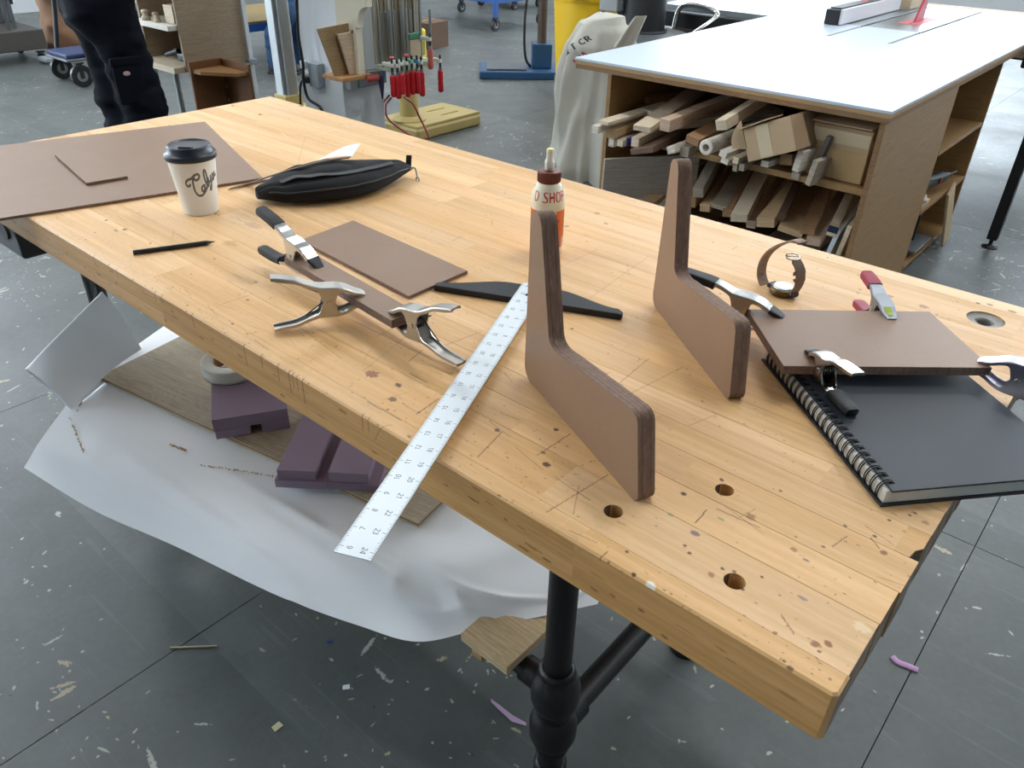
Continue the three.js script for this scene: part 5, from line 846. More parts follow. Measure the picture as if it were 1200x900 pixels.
// ---------------------------------------------------------------- people
function field(bones, lo, hi, n, k = 0.03) {                   // bones: [ax,ay,az,ar, bx,by,bz,br]; smooth union meshed by marching cubes
  const mc = new MarchingCubes(n, new THREE.MeshBasicMaterial(), false, false, 120000); mc.isolation = 0; const f = mc.field; f.fill(-1);
  const sz = [0, 1, 2].map((i) => (hi[i] - lo[i]) / 2), ce = [0, 1, 2].map((i) => (hi[i] + lo[i]) / 2), h = n / 2;
  const idx = (v, i) => (v - ce[i]) / sz[i] * h + h;
  for (const [ax, ay, az, ar, bx_, by, bz, br] of bones) {
    const R = Math.max(ar, br) + 0.07, r0 = [0, 1, 2].map((i) => Math.max(1, Math.floor(idx(Math.min([ax, ay, az][i], [bx_, by, bz][i]) - R, i)))), r1 = [0, 1, 2].map((i) => Math.min(n - 2, Math.ceil(idx(Math.max([ax, ay, az][i], [bx_, by, bz][i]) + R, i))));
    const dx = bx_ - ax, dy = by - ay, dz = bz - az, l2 = dx * dx + dy * dy + dz * dz || 1e-9;
    for (let z = r0[2]; z <= r1[2]; z++) for (let y = r0[1]; y <= r1[1]; y++) for (let x = r0[0]; x <= r1[0]; x++) {
      const X = (x - h) / h * sz[0] + ce[0], Y = (y - h) / h * sz[1] + ce[1], Z = (z - h) / h * sz[2] + ce[2];
      const t = Math.max(0, Math.min(1, ((X - ax) * dx + (Y - ay) * dy + (Z - az) * dz) / l2));
      const d = Math.hypot(X - ax - dx * t, Y - ay - dy * t, Z - az - dz * t) - lerp(ar, br, t), i = x + y * n + z * n * n, o = -f[i];
      const m = Math.max(0, k - Math.abs(d - o)) / k; f[i] = -(Math.min(d, o) - m * m * k * 0.25);
    }
  }
  mc.update();
  const g = new THREE.BufferGeometry(), p = mc.positionArray.slice(0, mc.count * 3);
  for (let i = 0; i < p.length; i += 3) for (let c = 0; c < 3; c++) p[i + c] = p[i + c] * sz[c] + ce[c];
  g.setAttribute('position', new THREE.BufferAttribute(p, 3));
  const w = mergeVertices(g, 1e-4); w.computeVertexNormals();
  const q = w.attributes.position; w.setAttribute('uv', new THREE.Float32BufferAttribute(Array.from({ length: q.count * 2 }, (_, i) => i % 2 ? q.getY(i >> 1) : q.getX(i >> 1) + q.getZ(i >> 1)), 2)); return w;
}
function person(label, pos, turn, pose, cloth, shirt) {         // local: +z forward, x to the figure's left
  const t = thing('person', label, 'person', null, pos, turn), { L, R, aL, aR } = pose, b = [];
  const add = (arr, a, ar, c, cr) => arr.push([...a, ar, ...c, cr]);
  const skin = mat('#8a5238', 0.6), hips = [0, 0.96, 0], chest = [0, 1.34, 0.01];
  add(b, [0, 1.0, 0], 0.115, [0, 1.3, 0.01], 0.12); add(b, [-0.13, 1.4, 0], 0.06, [0.13, 1.4, 0], 0.06); add(b, [0, 1.4, 0], 0.07, [0, 1.53, 0.02], 0.05); add(b, [0, 1.6, 0.04], 0.075, [0, 1.67, 0.015], 0.092); add(b, [0, 1.6, 0.11], 0.012, [0, 1.63, 0.105], 0.008); add(b, [0, 1.55, 0.07], 0.035, [0, 1.57, 0.07], 0.05);
  for (const [s, leg] of [[1, L], [-1, R]]) { add(b, [s * 0.09, 0.93, 0], 0.085, leg[0], 0.052); add(b, leg[0], 0.052, leg[1], 0.036); add(b, leg[1], 0.036, [leg[1][0], 0.035, leg[1][2] + 0.13], 0.03); }
  for (const [s, arm] of [[1, aL], [-1, aR]]) { const sh = [s * 0.19, 1.41, 0]; add(b, sh, 0.05, arm[0], 0.038); add(b, arm[0], 0.038, arm[1], 0.026); const d = V(...arm[1]).sub(V(...arm[0])).normalize(), w = V(...arm[1]), palm = w.clone().addScaledVector(d, 0.07); add(b, arm[1], 0.026, palm.toArray(), 0.03);
    const side = V(0, 0, 1).cross(d).normalize(); for (let i = 0; i < 4; i++) { const o = (i - 1.5) * 0.018, a = palm.clone().addScaledVector(side, o), c = a.clone().addScaledVector(d, 0.055 + (i === 1 || i === 2 ? 0.012 : 0)).add(V(0, -0.012, 0)); add(b, a.toArray(), 0.0095, c.toArray(), 0.0085); } const th = w.clone().addScaledVector(d, 0.02).addScaledVector(side, -0.03); add(b, w.toArray(), 0.016, th.toArray(), 0.012); add(b, th.toArray(), 0.012, th.clone().addScaledVector(d, 0.04).toArray(), 0.009); }
  const body = part(t, 'body', field(b, [-0.5, -0.02, -0.45], [0.5, 1.85, 0.65], 110, 0.02), skin);
  const p = []; add(p, [-0.07, 0.99, -0.01], 0.135, [0.07, 0.99, -0.01], 0.135); add(p, [-0.06, 0.9, -0.05], 0.12, [0.06, 0.9, -0.05], 0.12);
  for (const [s, leg] of [[1, L], [-1, R]]) { add(p, [s * 0.085, 0.92, -0.01], 0.118, leg[0], 0.094); add(p, leg[0], 0.094, [leg[1][0], 0.3, leg[1][2] * 0.7 + leg[0][2] * 0.3], 0.09); add(p, [leg[1][0], 0.3, leg[1][2] * 0.7 + leg[0][2] * 0.3], 0.09, [leg[1][0], 0.1, leg[1][2]], 0.075); }
  const tg = field(p, [-0.4, 0.0, -0.5], [0.4, 1.16, 0.5], 84, 0.05); { const q = tg.attributes.position, nn = tg.attributes.normal; for (let i = 0; i < q.count; i++) { const w = (noise(q.getY(i) * 26 + q.getX(i) * 6, q.getZ(i) * 14 + 7) - 0.5) * 0.022 + (noise(q.getY(i) * 60, q.getX(i) * 30 + q.getZ(i) * 30) - 0.5) * 0.008; q.setXYZ(i, q.getX(i) + nn.getX(i) * w, q.getY(i), q.getZ(i) + nn.getZ(i) * w); } tg.computeVertexNormals(); }
  const trousers = part(body, 'trousers', tg, cloth);
  const sh = []; add(sh, [-0.06, 1.08, 0], 0.135, [0.06, 1.08, 0], 0.135); add(sh, [0, 1.1, 0], 0.15, [0, 1.32, 0.01], 0.15); add(sh, [-0.15, 1.4, 0], 0.075, [0.15, 1.4, 0], 0.075); for (const [s, arm] of [[1, aL], [-1, aR]]) add(sh, [s * 0.19, 1.41, 0], 0.07, V(s * 0.19, 1.41, 0).lerp(V(...arm[0]), 0.75).toArray(), 0.06);
  part(body, 'shirt', field(sh, [-0.45, 0.9, -0.4], [0.45, 1.55, 0.5], 60, 0.04), shirt);
  part(body, 'hair', field([[0, 1.69, 0.0, 0.098, 0, 1.66, -0.03, 0.095]], [-0.2, 1.5, -0.2], [0.2, 1.85, 0.2], 36), mat('#1a1512', 0.8));
  for (const s of [-1, 1]) { part(body, 'ear', new THREE.SphereGeometry(0.022, 10, 8).scale(0.4, 1, 0.7).translate(s * 0.092, 1.63, 0.01), skin); part(body, 'eye', new THREE.SphereGeometry(0.01, 10, 8).translate(s * 0.034, 1.645, 0.098), mat('#e9e4dc', 0.3)); }
  for (const leg of [L, R]) part(body, 'shoe', merge([new RoundedBoxGeometry(0.095, 0.075, 0.27, 3, 0.035).translate(leg[1][0], 0.045, leg[1][2] + 0.07), box(leg[1][0] - 0.05, leg[1][0] + 0.05, 0.0, 0.022, leg[1][2] - 0.066, leg[1][2] + 0.208, 0.008)]), mat('#2a2b2e', 0.6));
  return { t, body, trousers };
}
{
  const navy = mat('#0b0f18', 0.9, { specularIntensity: 0.25, bumpMap: fineNoise, bumpScale: 0.0003 });
  const f = V(0.2, 0, -0.98), { trousers } = person('person in loose dark navy cargo trousers standing by the shelving cart', [-3.9, 0, -1.3], Math.atan2(f.x, f.z),
    { L: [[0.06, 0.5, 0.0], [-0.01, 0.09, -0.04]], R: [[-0.11, 0.5, 0.06], [-0.13, 0.09, 0.04]], aL: [[0.25, 1.13, 0.06], [0.2, 1.0, 0.28]], aR: [[-0.27, 1.16, 0.04], [-0.26, 1.04, 0.24]] }, navy, mat('#20242c', 0.85));
  // patch pocket on the right thigh with its small oval badge
  const pk = part(trousers, 'cargo_pocket', new RoundedBoxGeometry(0.02, 0.17, 0.13, 2, 0.009).rotateY(0.1).translate(-0.205, 0.6, 0.0), navy); part(trousers, 'pocket_flap', new RoundedBoxGeometry(0.024, 0.035, 0.14, 2, 0.008).rotateY(0.1).translate(-0.206, 0.7, 0.0), navy);
  part(trousers, 'badge', new THREE.SphereGeometry(1, 20, 12).scale(0.003, 0.01, 0.016).translate(-0.2165, 0.65, -0.01), mat('#b9938c', 0.6), 'small pale red oval badge');
  person('person in blue jeans walking behind the steel column', [-6.02, 0, -3.74], 2.2, { L: [[0.09, 0.5, 0.1], [0.09, 0.09, 0.06]], R: [[-0.09, 0.5, 0.02], [-0.09, 0.09, -0.12]], aL: [[0.25, 1.13, 0.03], [0.26, 0.93, 0.15]], aR: [[-0.25, 1.13, 0.03], [-0.27, 0.9, 0.12]] }, mat('#27466a', 0.85), mat('#3a3f47', 0.85));
}
// ---------------------------------------------------------------- shelving cart
{
  const c = thing('shelving_cart', 'plywood shelving cart with two white shelves on steel legs', 'shelf'), ply = wood('#9a866c', 0.7), wht = mat('#d6d0c4', 0.6), st = mat('#8d9496', 0.4, { metalness: 0.7 });
  const x0 = -4.48, x1 = -4.075, z0 = -2.12, z1 = -1.74;
  part(c, 'side_panel', worldUV(box(x1 - 0.018, x1, 0.535, 1.35, z0, z1, 0.002)), ply, 'tall plywood side panel'); part(c, 'side_panel', worldUV(box(x0, x0 + 0.018, 0.535, 1.35, z0, z1, 0.002)), ply); part(c, 'back_panel', worldUV(box(x0 + 0.0185, x1 - 0.0185, 0.535, 1.35, z0, z0 + 0.012, 0.002)), ply);
  part(c, 'lower_shelf', worldUV(box(x0 - 0.01, x1 - 0.0185, 0.53, 0.56, z0 + 0.0125, z1 + 0.06, 0.002)), wood('#cbbba0')); part(c, 'upper_shelf', box(x0 + 0.019, x1 - 0.0185, 0.735, 0.76, z0 + 0.0125, z1 + 0.05, 0.002), wht); part(c, 'top_shelf', worldUV(box(x0 + 0.019, x1 - 0.0185, 1.1, 1.118, z0 + 0.0125, z1, 0.002)), ply);
  for (const [x, z] of [[x1 - 0.13, z1 - 0.0], [x0 + 0.05, z1 - 0.0], [x1 - 0.13, z0 + 0.05], [x0 + 0.05, z0 + 0.05]]) part(c, 'leg', cyl(0.016, 0.016, V(x, 0, z), V(x, 0.53, z), 14), st);
  const rail = part(c, 'edge_strip', box(x1 - 0.004, x1 + 0.022, 0.3, 1.35, z0 - 0.012, z0 + 0.014, 0.003), mat('#b9bec0', 0.4), 'grey upright post at the cart corner'); part(rail, 'post_clip', bx(0.05, 0.03, 0.05, x1 + 0.01, 0.545, z0, 0.006), st);
  const wb = thing('wood_piece', 'pale wood block standing on the upper cart shelf', 'block', 'small things on the cart', [-4.17, 0.7605, -1.78]); part(wb, 'block', worldUV(bx(0.09, 0.085, 0.06, 0, 0.043, 0)), wood('#d8c6a8')); 
  const wb2 = thing('wood_piece', 'tan wood block behind the pale block on the cart', 'block', 'small things on the cart', [-4.15, 0.7605, -1.89]); part(wb2, 'block', worldUV(bx(0.07, 0.1, 0.07, 0, 0.051, 0)), wood('#b3946f'));
  [[-4.36, -1.72, 0.022, 0.05, 'tallest turned wooden finial'], [-4.31, -1.75, 0.02, 0.04, 'squat wooden finial between two others'], [-4.26, -1.73, 0.016, 0.03, 'low wooden finial beside the pale block']].forEach(([x, z, r, h, l]) => { const g = thing('turned_finial', l + ' on the upper cart shelf', 'finial', 'small things on the cart', [x, 0.7605, z]); part(g, 'knob', lathe([[0, 0], [r, 0], [r, h * 0.3], [r * 0.6, h * 0.5], [r * 0.95, h * 0.8], [r * 0.7, h], [0, h]], 18), wood('#c4b59c')); });
  const tl = thing('hand_tools', 'dark hand tool lying on the lower cart shelf', 'tool', 'small things on the cart', [-4.2, 0.5605, -1.83]); part(tl, 'tool_body', bx(0.13, 0.04, 0.07, 0, 0.02, 0, 0.012), mat('#2d3a40', 0.5)); part(tl, 'handle', cyl(0.014, 0.012, V(-0.06, 0.05, 0.02), V(-0.16, 0.02, 0.04), 12), mat('#20262a', 0.5)); part(tl, 'blade', bx(0.08, 0.004, 0.05, 0.02, 0.045, 0.03, 0.001).rotateY(0.3), M.steel);
  // open brown box against the panel, with a shelf in its corner
  const P = at(258, 69, 0.56); const bxn = thing('corner_box', 'brown open wooden corner box with a small shelf below the panel', 'box', null, [-3.985, 0, -1.89]); const br = wood('#764a22', 0.6), bs = wood('#966b3e', 0.6);
  part(bxn, 'back_board', worldUV(box(-0.015, 0, 0.05, 0.6, -0.015, 0.18, 0.002)), br); part(bxn, 'side_board', worldUV(box(0.0005, 0.255, 0.05, 0.6, -0.015, 0, 0.002)), br);
  const s = [[0.001, 0.001], [0.001, 0.165], [0.07, 0.165], [0.235, 0.06], [0.235, 0.001]]; part(bxn, 'corner_shelf', flat(s.reverse(), 0.018, 0.001).translate(0, 0.545, 0), bs, 'angled corner shelf'); part(bxn, 'floor_board', worldUV(box(-0.015, 0.255, 0.03, 0.05, -0.015, 0.18, 0.002)), br); part(bxn, 'foot', merge([box(-0.01, 0.02, 0, 0.03, -0.01, 0.02), box(0.22, 0.25, 0, 0.03, -0.01, 0.02), box(-0.01, 0.02, 0, 0.03, 0.15, 0.18)]), br); for (let k = 0; k < 4; k++) part(bxn, 'screw_head', new THREE.CylinderGeometry(0.008, 0.008, 0.003, 10).rotateX(Math.PI / 2).translate(0.02, 0.46 - k * 0.07, 0.002), mat('#b08a5a', 0.5));
}
// ---------------------------------------------------------------- painted pillar with the clamp rack
const PC = atD(402, 100, 4.1);
{
  const xc = PC.x, zc = PC.z, xl = atZ(357, 100, zc).x, zr = atX(448, 105, xc).z;
  const pil = thing('painted_pillar', 'white painted pillar carrying the clamp rack', 'pillar'), wp = mat('#d8dde2', 0.75), gp = mat('#c3c8ca', 0.75), cream = mat('#cfc8b2', 0.6), sock = mat('#8b959c', 0.5);
  part(pil, 'column', box(xl, xc, 0, 4.28, zr, zc, 0.006), wp); part(pil, 'lower_wrap', box(xl - 0.004, xc + 0.006, 0, 0.52, zr - 0.004, zc + 0.006, 0.006), gp, 'grey painted lower part');
  const q = atZ(372, 88, zc + 0.03); part(pil, 'socket_box', box(q.x - 0.055, q.x + 0.03, q.y - 0.06, q.y + 0.06, zc + 0.0065, zc + 0.05, 0.004), sock, 'grey wall socket box'); const q2 = atX(408, 92, xc + 0.03); part(pil, 'socket_box', box(xc + 0.0065, xc + 0.05, q2.y - 0.055, q2.y + 0.06, zc - 0.1, zc - 0.01, 0.004), mat('#a9b0b4', 0.5));
  const q3 = atX(430, 92, xc + 0.04); part(pil, 'duct_box', box(xc + 0.0065, xc + 0.06, q3.y - 0.035, q3.y + 0.035, q3.z - 0.12, q3.z + 0.07, 0.004), mat('#6a7175', 0.5)); part(pil, 'plug', bx(0.05, 0.035, 0.04, q.x - 0.07, q.y - 0.03, zc + 0.05, 0.008), M.blackPlastic); part(pil, 'plug', bx(0.035, 0.04, 0.035, q.x - 0.08, q.y + 0.045, zc + 0.05, 0.006), mat('#c9cdd0', 0.5));
  single('black_cable', 'black cable hanging down the face of the white pillar', 'cable', tube([[347, -30], [348.5, 20], [350, 45], [355, 75], [356, 95], [361, 115], [376, 127], [384, 150]].map(([x, y], i) => atZ(x, y, zc + 0.075)), 0.008, 60, 8), M.blackPlastic);
  single('plug_lead', 'black lead looping from the pillar socket', 'cable', tube([[360, 92], [354, 95], [352, 102], [352, 115], [352, 132]].map(([x, y]) => atZ(x, y, zc + 0.07)), 0.006, 30, 8), M.blackPlastic);
  // the rack itself: shaped cream bracket on a ledge
  const rack = thing('clamp_rack', 'cream wooden clamp rack bracket with a curved cut-out on the pillar', 'rack');
  const e0 = atX(413, 40, xc + 0.14), e1 = atX(437, 40, xc + 0.14), yb = atX(425, 86, xc + 0.14).y;
  const S = new THREE.Shape(); S.moveTo(0, yb); S.lineTo(0.15, yb); S.lineTo(0.15, yb + 0.22); S.lineTo(0.165, yb + 0.22); S.quadraticCurveTo(0.165, yb + 0.31, 0.24, yb + 0.32); S.lineTo(0.24, yb + 0.62); S.lineTo(0, yb + 0.62); S.closePath();
  const zb = e0.z - 0.03; part(rack, 'bracket', upright(S, 0.04, 0.002).translate(xc + 0.007, 0, zb), cream); part(rack, 'back_rail', box(xc + 0.0066, xc + 0.03, yb + 0.36, yb + 0.46, zb - 0.6, zb - 0.0205, 0.002), cream); part(rack, 'top_rail', box(xc + 0.16, xc + 0.2, yb + 0.5, yb + 0.54, zb - 0.6, zb - 0.0205, 0.002), cream);
  part(rack, 'ledge', worldUV(box(xc + 0.0066, xc + 0.17, yb - 0.02, yb - 0.001, zb - 0.05, zb + 0.14, 0.002)), wood('#b98a58'));
  const bd = thing('brown_board', 'brown hardboard leaning against the clamp rack', 'board', 'boards leaning on the rack'); const bP = [[370, 24], [412, 16], [414, 80], [391, 80]].map(([x, y]) => atX(x, y, xc + 0.1)); 
  { const zm = bP[3].z, s = new THREE.Shape(); const o = bP[3]; [[0, 0], [o.z - bP[2].z, 0], [o.z - bP[1].z, bP[1].y - o.y], [o.z - bP[0].z, bP[0].y - o.y]].forEach(([a, b], i) => i ? s.lineTo(a, b) : s.moveTo(a, b)); s.closePath(); part(bd, 'sheet', upright(s, 0.008, 0.001).rotateY(Math.PI / 2).translate(xc + 0.1, yb + 0.0005, o.z), wood('#9c8058')); 
    const b2 = thing('stained_board', 'stained pale wood piece leaning beside the brown hardboard', 'board', 'boards leaning on the rack'), pp = [[394, 31], [411, 28], [418, 79], [409, 79]].map(([x, y]) => atX(x, y, xc + 0.125)), s2 = new THREE.Shape(), oo = pp[3]; [[0, 0], [oo.z - pp[2].z, 0], [oo.z - pp[1].z, pp[1].y - oo.y], [oo.z - pp[0].z, pp[0].y - oo.y]].forEach(([a, b], i) => i ? s2.lineTo(a, b) : s2.moveTo(a, b)); s2.closePath();
    part(b2, 'piece', upright(s2, 0.014, 0.002).rotateY(Math.PI / 2).translate(xc + 0.125, yb + 0.0005, oo.z), wood('#c8ae92')); for (const [u, v, r] of [[0.02, 0.2, 0.014], [0.045, 0.14, 0.018], [0.03, 0.1, 0.008]]) part(b2, 'stain', new THREE.CylinderGeometry(r, r, 0.001, 14).rotateZ(Math.PI / 2).scale(1, 0.6, 1).translate(xc + 0.1328, yb + v, oo.z - u - 0.02), mat('#6e4a38', 0.8)); }
  // long bar clamps standing in the rack
  const bars = [[441, 'narrow'], [449, 'grooved'], [458, 'scuffed'], [466, 'dull'], [474, 'bright'], [482, 'greyish'], [490, 'short-jawed']], al = mat('#a8a598', 0.4, { metalness: 0.6 }), al2 = mat('#857a66', 0.5, { metalness: 0.4 });
  bars.forEach(([px, word], i) => { const p = atX(px, 40, xc + 0.13), g = thing('bar_clamp', 'long ' + word + ' aluminium bar clamp standing in the rack', 'clamp', 'long bar clamps in the rack', [xc + 0.12, 0, p.z]); part(g, 'bar', merge([box(-0.006, 0.012, yb + 0.03, yb + 1.1, -0.02, 0.012, 0.002), box(0.012, 0.02, yb + 0.03, yb + 1.1, -0.02, -0.012, 0.002)]), i % 2 ? al2 : al); part(g, 'jaw', box(-0.006, 0.13, yb + 0.004, yb + 0.03, -0.014, 0.01, 0.004), mat('#c9d6c4', 0.5), 'pale green jaw'); });
  const wdg = thing('pale_wedge', 'pale wooden block with a green top beside the red handles', 'block'); const wp2 = atX(485, 58, xc + 0.2); part(wdg, 'block', worldUV(bx(0.03, 0.1, 0.075, xc + 0.2, wp2.y, wp2.z)), wood('#cbb99c')); part(wdg, 'green_cap', bx(0.034, 0.03, 0.085, xc + 0.2, wp2.y + 0.066, wp2.z, 0.004), mat('#3f7a5a', 0.5));
  // F-clamps with red handles hanging from the rack
  const red = mat('#b3141f', 0.45), red2 = mat('#b5584c', 0.55), stl = mat('#3a3f42', 0.45, { metalness: 0.6 }), jw = mat('#cfd3c8', 0.5);
  const fc = [[460, 88, 114, 'with a round red cap'], [466, 88, 116, 'hanging lowest'], [471, 86, 111, 'half hidden behind two others'], [477, 85, 114, 'with a pale jaw'], [483, 83, 111, 'by the green jaw'], [489, 83, 110, 'by the blue collar'], [494, 84, 113, 'at the end of the tight row'], [504, 57, 81, 'with a faded pink handle'], [516, 82, 108, 'hanging apart on a long arm']];
  fc.forEach(([px, y0, y1, w], i) => {
    const X = xc + 0.27 + (i % 3) * 0.015, a = atX(px, y0, X), b = atX(px, y1, X), g = thing('f_clamp', 'small red-handled bar clamp ' + w, 'clamp', 'red-handled clamps on the rack', [a.x, a.y, a.z]), h = a.y - b.y;
    part(g, 'handle', lathe([[0, -h], [0.009, -h], [0.015, -h + 0.006], [0.015, -h * 0.55], [0.013, -h * 0.5], [0.015, -h * 0.42], [0.0145, -0.006], [0.009, 0], [0, 0]], 16), i === 7 ? red2 : red, 'red handle'); part(g, 'ferrule', cyl(0.0105, 0.0095, V(0, 0, 0), V(0, 0.014, 0), 14), M.steel); part(g, 'screw', cyl(0.0062, 0.0062, V(0, 0.014, 0), V(0, 0.075, 0), 10), stl); part(g, 'jaw', bx(0.075, 0.02, 0.016, -0.03, 0.046, 0, 0.004), i === 4 ? mat('#9fc0a4', 0.5) : i === 5 ? mat('#3a7fa0', 0.5) : jw); part(g, 'bar', bx(0.006, 0.26, 0.014, -0.066, 0.16, 0, 0.001), M.steel); if (i === 0 || i === 3) part(g, 'screw_pad', lathe([[0, 0.09], [0.012, 0.088], [0.013, 0.078], [0, 0.076]], 16), mat('#c8525a', 0.5));
  });
  // shop-air tool: dark nozzle and red hoses
  const nz = thing('air_nozzle', 'dark purple pointed nozzle hanging under the rack', 'nozzle'); { const p = atX(447, 95, xc + 0.2); part(nz, 'nozzle', lathe([[0, -0.09], [0.004, -0.09], [0.016, 0], [0.016, 0.03], [0, 0.03]], 16).translate(p.x, p.y, p.z), mat('#2a2340', 0.5)); part(nz, 'hose_end', cyl(0.018, 0.018, V(p.x, p.y + 0.02, p.z + 0.02), V(p.x - 0.02, p.y + 0.02, p.z + 0.08), 14), mat('#9c3f34', 0.5)); }
  const hose = mat('#a8474a', 0.5), hp = (pts) => tube(pts.map(([x, y, d]) => atD(x, y, d)), 0.006, 40, 8);
  single('air_hose', 'red air hose running straight down from the rack to the floor', 'hose', hp([[456, 112, 4.3], [446, 124, 4.5], [438, 142, 4.7], [428, 160, 4.8]]), hose); single('air_hose', 'red air hose looping in front of the tan column', 'hose', hp([[458, 115, 4.3], [452, 125, 4.6], [454, 138, 4.75], [466, 149, 4.85], [480, 158, 4.9], [500, 170, 4.95]]), hose); single('air_hose', 'thin red air hose crossing the tan machine base', 'hose', hp([[474, 114, 4.35], [484, 122, 4.5], [492, 138, 4.7], [498, 150, 4.75], [503, 162, 4.8]]), hose);
}
// ---------------------------------------------------------------- drill presses
{
  const tan = mat('#a8955a', 0.55), P = at(480, 140, 0.09);
  const dp = thing('drill_press', 'tan cast drill press base and column behind the red handles', 'machine', null, [P.x, 0, P.z], 0);
  part(dp, 'base', merge([new RoundedBoxGeometry(0.38, 0.075, 0.6, 3, 0.02).translate(0.0, 0.0375, -0.19), flat([[-0.18, 0.1], [0.18, 0.1], [0.18, -0.48], [-0.18, -0.48]], 0.025, 0.004, [-0.06, 0.07].map((x) => [[x - 0.009, -0.38], [x + 0.009, -0.38], [x + 0.009, -0.22], [x - 0.009, -0.22]])).translate(0, 0.068, 0)]), tan); part(dp, 'column_flange', lathe([[0, 0.09], [0.11, 0.09], [0.11, 0.1], [0.085, 0.12], [0, 0.12]], 32), tan); part(dp, 'column', cyl(0.062, 0.062, V(0, 0.1, 0), V(0, 1.5, 0), 28), tan); for (let i = 0; i < 4; i++) part(dp, 'bolt', cyl(0.011, 0.011, V(Math.cos(i * 1.57 + 0.5) * 0.09, 0.09, Math.sin(i * 1.57 + 0.5) * 0.09), V(Math.cos(i * 1.57 + 0.5) * 0.09, 0.108, Math.sin(i * 1.57 + 0.5) * 0.09), 6), M.darkSteel);
  part(dp, 'head', new RoundedBoxGeometry(0.3, 0.4, 0.5, 3, 0.04).translate(0, 1.7, -0.08), tan);
  const Q = at(328, 112, 0.1), d2 = thing('steel_column', 'shiny steel machine column on a tan base behind the bench corner', 'machine', null, [Q.x + 0.55, 0, Q.z + 0.3]);
  const D2 = d2.position; const brushed = mat('#b5b9bb', 0.3, { metalness: 0.95 });
  part(d2, 'column', merge([bx(0.075, 1.7, 0.12, 0, 1.0, 0, 0.006), bx(0.12, 1.7, 0.075, 0, 1.0, 0, 0.006)]), brushed); part(d2, 'column_base', bx(0.13, 0.1, 0.13, 0, 0.2, 0, 0.01), tan); part(d2, 'foot', bx(0.4, 0.15, 0.4, 0, 0.075, 0, 0.03), tan);
}
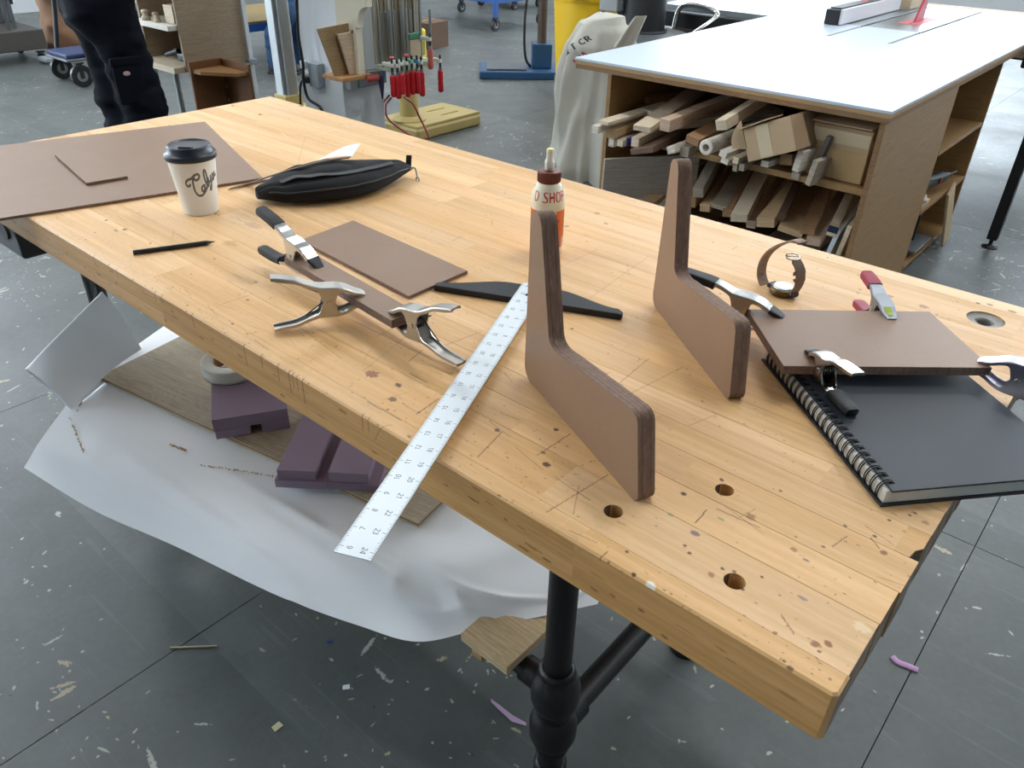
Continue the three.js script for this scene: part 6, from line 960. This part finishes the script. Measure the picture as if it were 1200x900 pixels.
// ---------------------------------------------------------------- blue carts, left-hand clamp cart, dolly
{
  const blue = mat('#1f4f96', 0.45), blk = M.blackPlastic;
  const caster = (par, x, z, r = 0.06) => { const c = part(par, 'caster', merge([cyl(r, r, V(x - 0.016, r, z), V(x + 0.016, r, z), 20), bx(0.05, 0.012, 0.06, x, 2 * r + 0.012, z, 0.002), bx(0.006, r * 1.3, 0.03, x - 0.022, r * 1.45, z, 0.002), bx(0.006, r * 1.3, 0.03, x + 0.022, r * 1.45, z, 0.002)]), blk); part(c, 'hub', cyl(r * 0.5, r * 0.5, V(x - 0.0185, r, z), V(x + 0.0185, r, z), 16), M.steel); return c; };
  const p = at(577, 37, 0), q = at(507, 13, 0.3);
  const cart = thing('blue_cart', 'blue steel frame cart on black casters far behind the bin', 'cart', null, [p.x, 0, p.z - 0.05]);
  for (const [x, z] of [[0, 0], [-0.75, 1.0], [-1.5, 0.0], [-0.75, 1.6]].slice(0, 1).concat([[-1.3, 0], [0, 1.5 - 1.5 - 0.8], [-1.3, -0.8]])) { part(cart, 'post', box(x - 0.025, x + 0.025, 0.14, 0.9, z - 0.025, z + 0.025, 0.004), blue); caster(cart, x, z, 0.062); }
  part(cart, 'rail', box(-1.275, -0.025, 0.28, 0.33, -0.02, 0.02, 0.004), blue); part(cart, 'rail', box(-1.275, -0.025, 0.28, 0.33, -0.82, -0.78, 0.004), blue); part(cart, 'deck', box(-1.28, 0.0, 0.331, 0.345, -0.8, 0, 0.003), wood('#8d6a4a'));
  part(cart, 'side_rail', box(-0.02, 0.02, 0.28, 0.33, -0.775, -0.025, 0.004), blue);
  const bx1 = thing('brown_carton', 'brown cardboard box on the floor under the far blue cart', 'box', null, [-6.15, 0, -5.45], 0.2); part(bx1, 'body', box(-0.16, 0.16, 0, 0.24, -0.16, 0.16, 0.004), mat('#5c4634', 0.85)); part(bx1, 'tape', box(-0.03, 0.03, 0.2402, 0.2412, -0.16, 0.16, 0.0003), mat('#6f5a40', 0.5));
  const yj = at(498, 32, 0.05); const jug = thing('yellow_jug', 'yellow plastic jug standing behind the clamp rack', 'jug', null, [-5.55, 0, -4.75]); part(jug, 'body', new RoundedBoxGeometry(0.12, 0.3, 0.16, 3, 0.03).translate(0, 0.15, 0), mat('#d4c62c', 0.5)); part(jug, 'cap', cyl(0.03, 0.03, V(0, 0.3, 0), V(0, 0.34, 0), 16), mat('#c9cdd0', 0.5)); part(jug, 'label', bx(0.003, 0.12, 0.1, 0.0605, 0.14, 0, 0.001), mat('#8f7f2a', 0.6));
  const fc = at(603, 12, 0); const t2 = thing('grey_cart', 'grey equipment cart with a black caster at the back of the hall', 'cart', null, [fc.x, 0, fc.z]); caster(t2, 0, 0, 0.055); part(t2, 'frame', box(-0.7, 0.05, 0.14, 0.22, -0.6, 0.05, 0.01), mat('#6f777c', 0.5)); caster(t2, -0.6, -0.5, 0.055); caster(t2, 0, -0.5, 0.055); caster(t2, -0.6, 0, 0.055); part(t2, 'body', box(-0.68, 0.03, 0.222, 0.8, -0.58, 0.03, 0.01), mat('#8a9296', 0.5));
  const lc = at(320, 30, 0.35), bl = thing('blue_bench', 'blue steel frame bench with a tan top seen past the steel column', 'bench', null, [-6.22, 0, -3.5]); part(bl, 'rail', box(-0.03, 0.03, 0.32, 0.38, -1.3, 0.3, 0.004), blue); part(bl, 'deck', worldUV(box(-0.9, 0.03, 0.3805, 0.4, -1.3, 0.3, 0.003)), wood('#8f7b4a')); for (const [x, z] of [[0, 0.27], [0, -1.27], [-0.87, 0.27], [-0.87, -1.27]]) part(bl, 'leg', box(x - 0.025, x + 0.025, 0, 0.32, z - 0.025, z + 0.025, 0.003), blue);
  const gb = thing('olive_crate', 'olive green crate on the blue bench', 'crate', null, [-6.5, 0.4005, -3.35]); part(gb, 'body', box(-0.2, 0.2, 0, 0.26, -0.15, 0.15, 0.01), mat('#7e7a32', 0.6)); part(gb, 'label', bx(0.002, 0.08, 0.1, 0.201, 0.14, -0.02, 0.0005), mat('#c9cac4', 0.6));
  // dolly with a blue deck and tall handle
  const dl = thing('platform_dolly', 'hand truck with a blue deck, tall black handle and grey wheels', 'dolly', null, [-6.95, 0, -2.25]);
  part(dl, 'deck', box(-0.16, 0.2, 0.19, 0.225, -0.5, 0.06, 0.012), mat('#1c2c55', 0.5)); part(dl, 'deck_rim', box(-0.17, 0.21, 0.17, 0.19, -0.51, 0.07, 0.01), mat('#5f666a', 0.5));
  const h0 = at(67, 58, 0.2), h1 = atX(62, -25, h0.x), h2 = h1.clone().add(V(0, 0.06, -0.06)), h3 = h2.clone().add(V(0, 0, -0.35)); part(dl, 'handle', tube([h0, h0.clone().lerp(h1, 0.5), h1, h2, h3].map((q) => q.sub(dl.position)), 0.02, 40, 10), blk); part(dl, 'toe_bar', tube([V(0.23, 0.32, -0.08), V(0.25, 0.2, -0.08), V(0.28, 0.15, -0.1), V(0.42, 0.15, -0.12)], 0.014, 24, 8), blk);
  for (const [x, z] of [[-0.1, 0.0], [0.3, 0.02], [-0.12, -0.44], [0.15, -0.45]]) caster(dl, x, z, 0.082);
  // cart of bar clamps at the far left
  const cc = thing('clamp_cart', 'grey clamp cart loaded with bar clamps beside the brown sack', 'cart', null, [-8.0, 0, -2.05]);
  part(cc, 'tray', box(-0.5, 0.12, 0.1, 0.26, -0.45, 0.3, 0.01), mat('#45413d', 0.6)); part(cc, 'back_frame', box(-0.48, -0.44, 0.26, 1.4, -0.42, 0.28, 0.01), mat('#4a4d50', 0.6)); for (const [x, z] of [[0.05, 0.24], [0.05, -0.4], [-0.42, 0.24], [-0.42, -0.4]]) caster(cc, x, z, 0.03);
  part(cc, 'stabiliser_foot', box(0.13, 0.3, 0.02, 0.05, -0.4, -0.33, 0.006), mat('#8d9598', 0.5));
  const words = ['tall', 'scratched', 'dull', 'teal-jawed', 'bright', 'long', 'slim'];
  for (let i = 0; i < 7; i++) { const g = thing('parallel_clamp', words[i] + ' steel parallel clamp with a teal jaw in the clamp cart', 'clamp', 'parallel clamps in the clamp cart', [-8.05 + (i % 2) * 0.1, 0.262, -1.83 - i * 0.085]); part(g, 'bar', bx(0.012, 1.1, 0.03, 0, 0.55, 0, 0.002), M.steel); part(g, 'jaw', bx(0.1, 0.045, 0.05, 0.04, 0.36 + (i % 3) * 0.03, 0, 0.008), mat('#1f6470', 0.5)); part(g, 'handle', cyl(0.014, 0.014, V(0.07, 0.2 + (i % 3) * 0.03, 0), V(0.07, 0.33 + (i % 3) * 0.03, 0), 12), blk); g.rotation.z = -0.04; }
  const sk = at(52, 63, 0.0), sack = thing('paper_sack', 'crumpled brown paper sack standing beside the clamp cart', 'sack', null, [sk.x - 0.1, 0, sk.z - 0.28]);
  part(sack, 'sack', mergeVertices(grid(40, 24, (u, v) => { const a = u * 6.2832, n = (noise(u * 12, v * 8, 12, 99) - 0.5) * 0.08, r = lerp(0.26, 0.2, v) * (v > 0.97 ? 0.1 : 1) + n * smooth(1, 0.8, v); return V(Math.cos(a) * r, v * 0.62, Math.sin(a) * r * 0.8); }), 1e-5), mat('#7a5a42', 0.9, { side: THREE.DoubleSide }));
}
renderer.render(scene, camera);
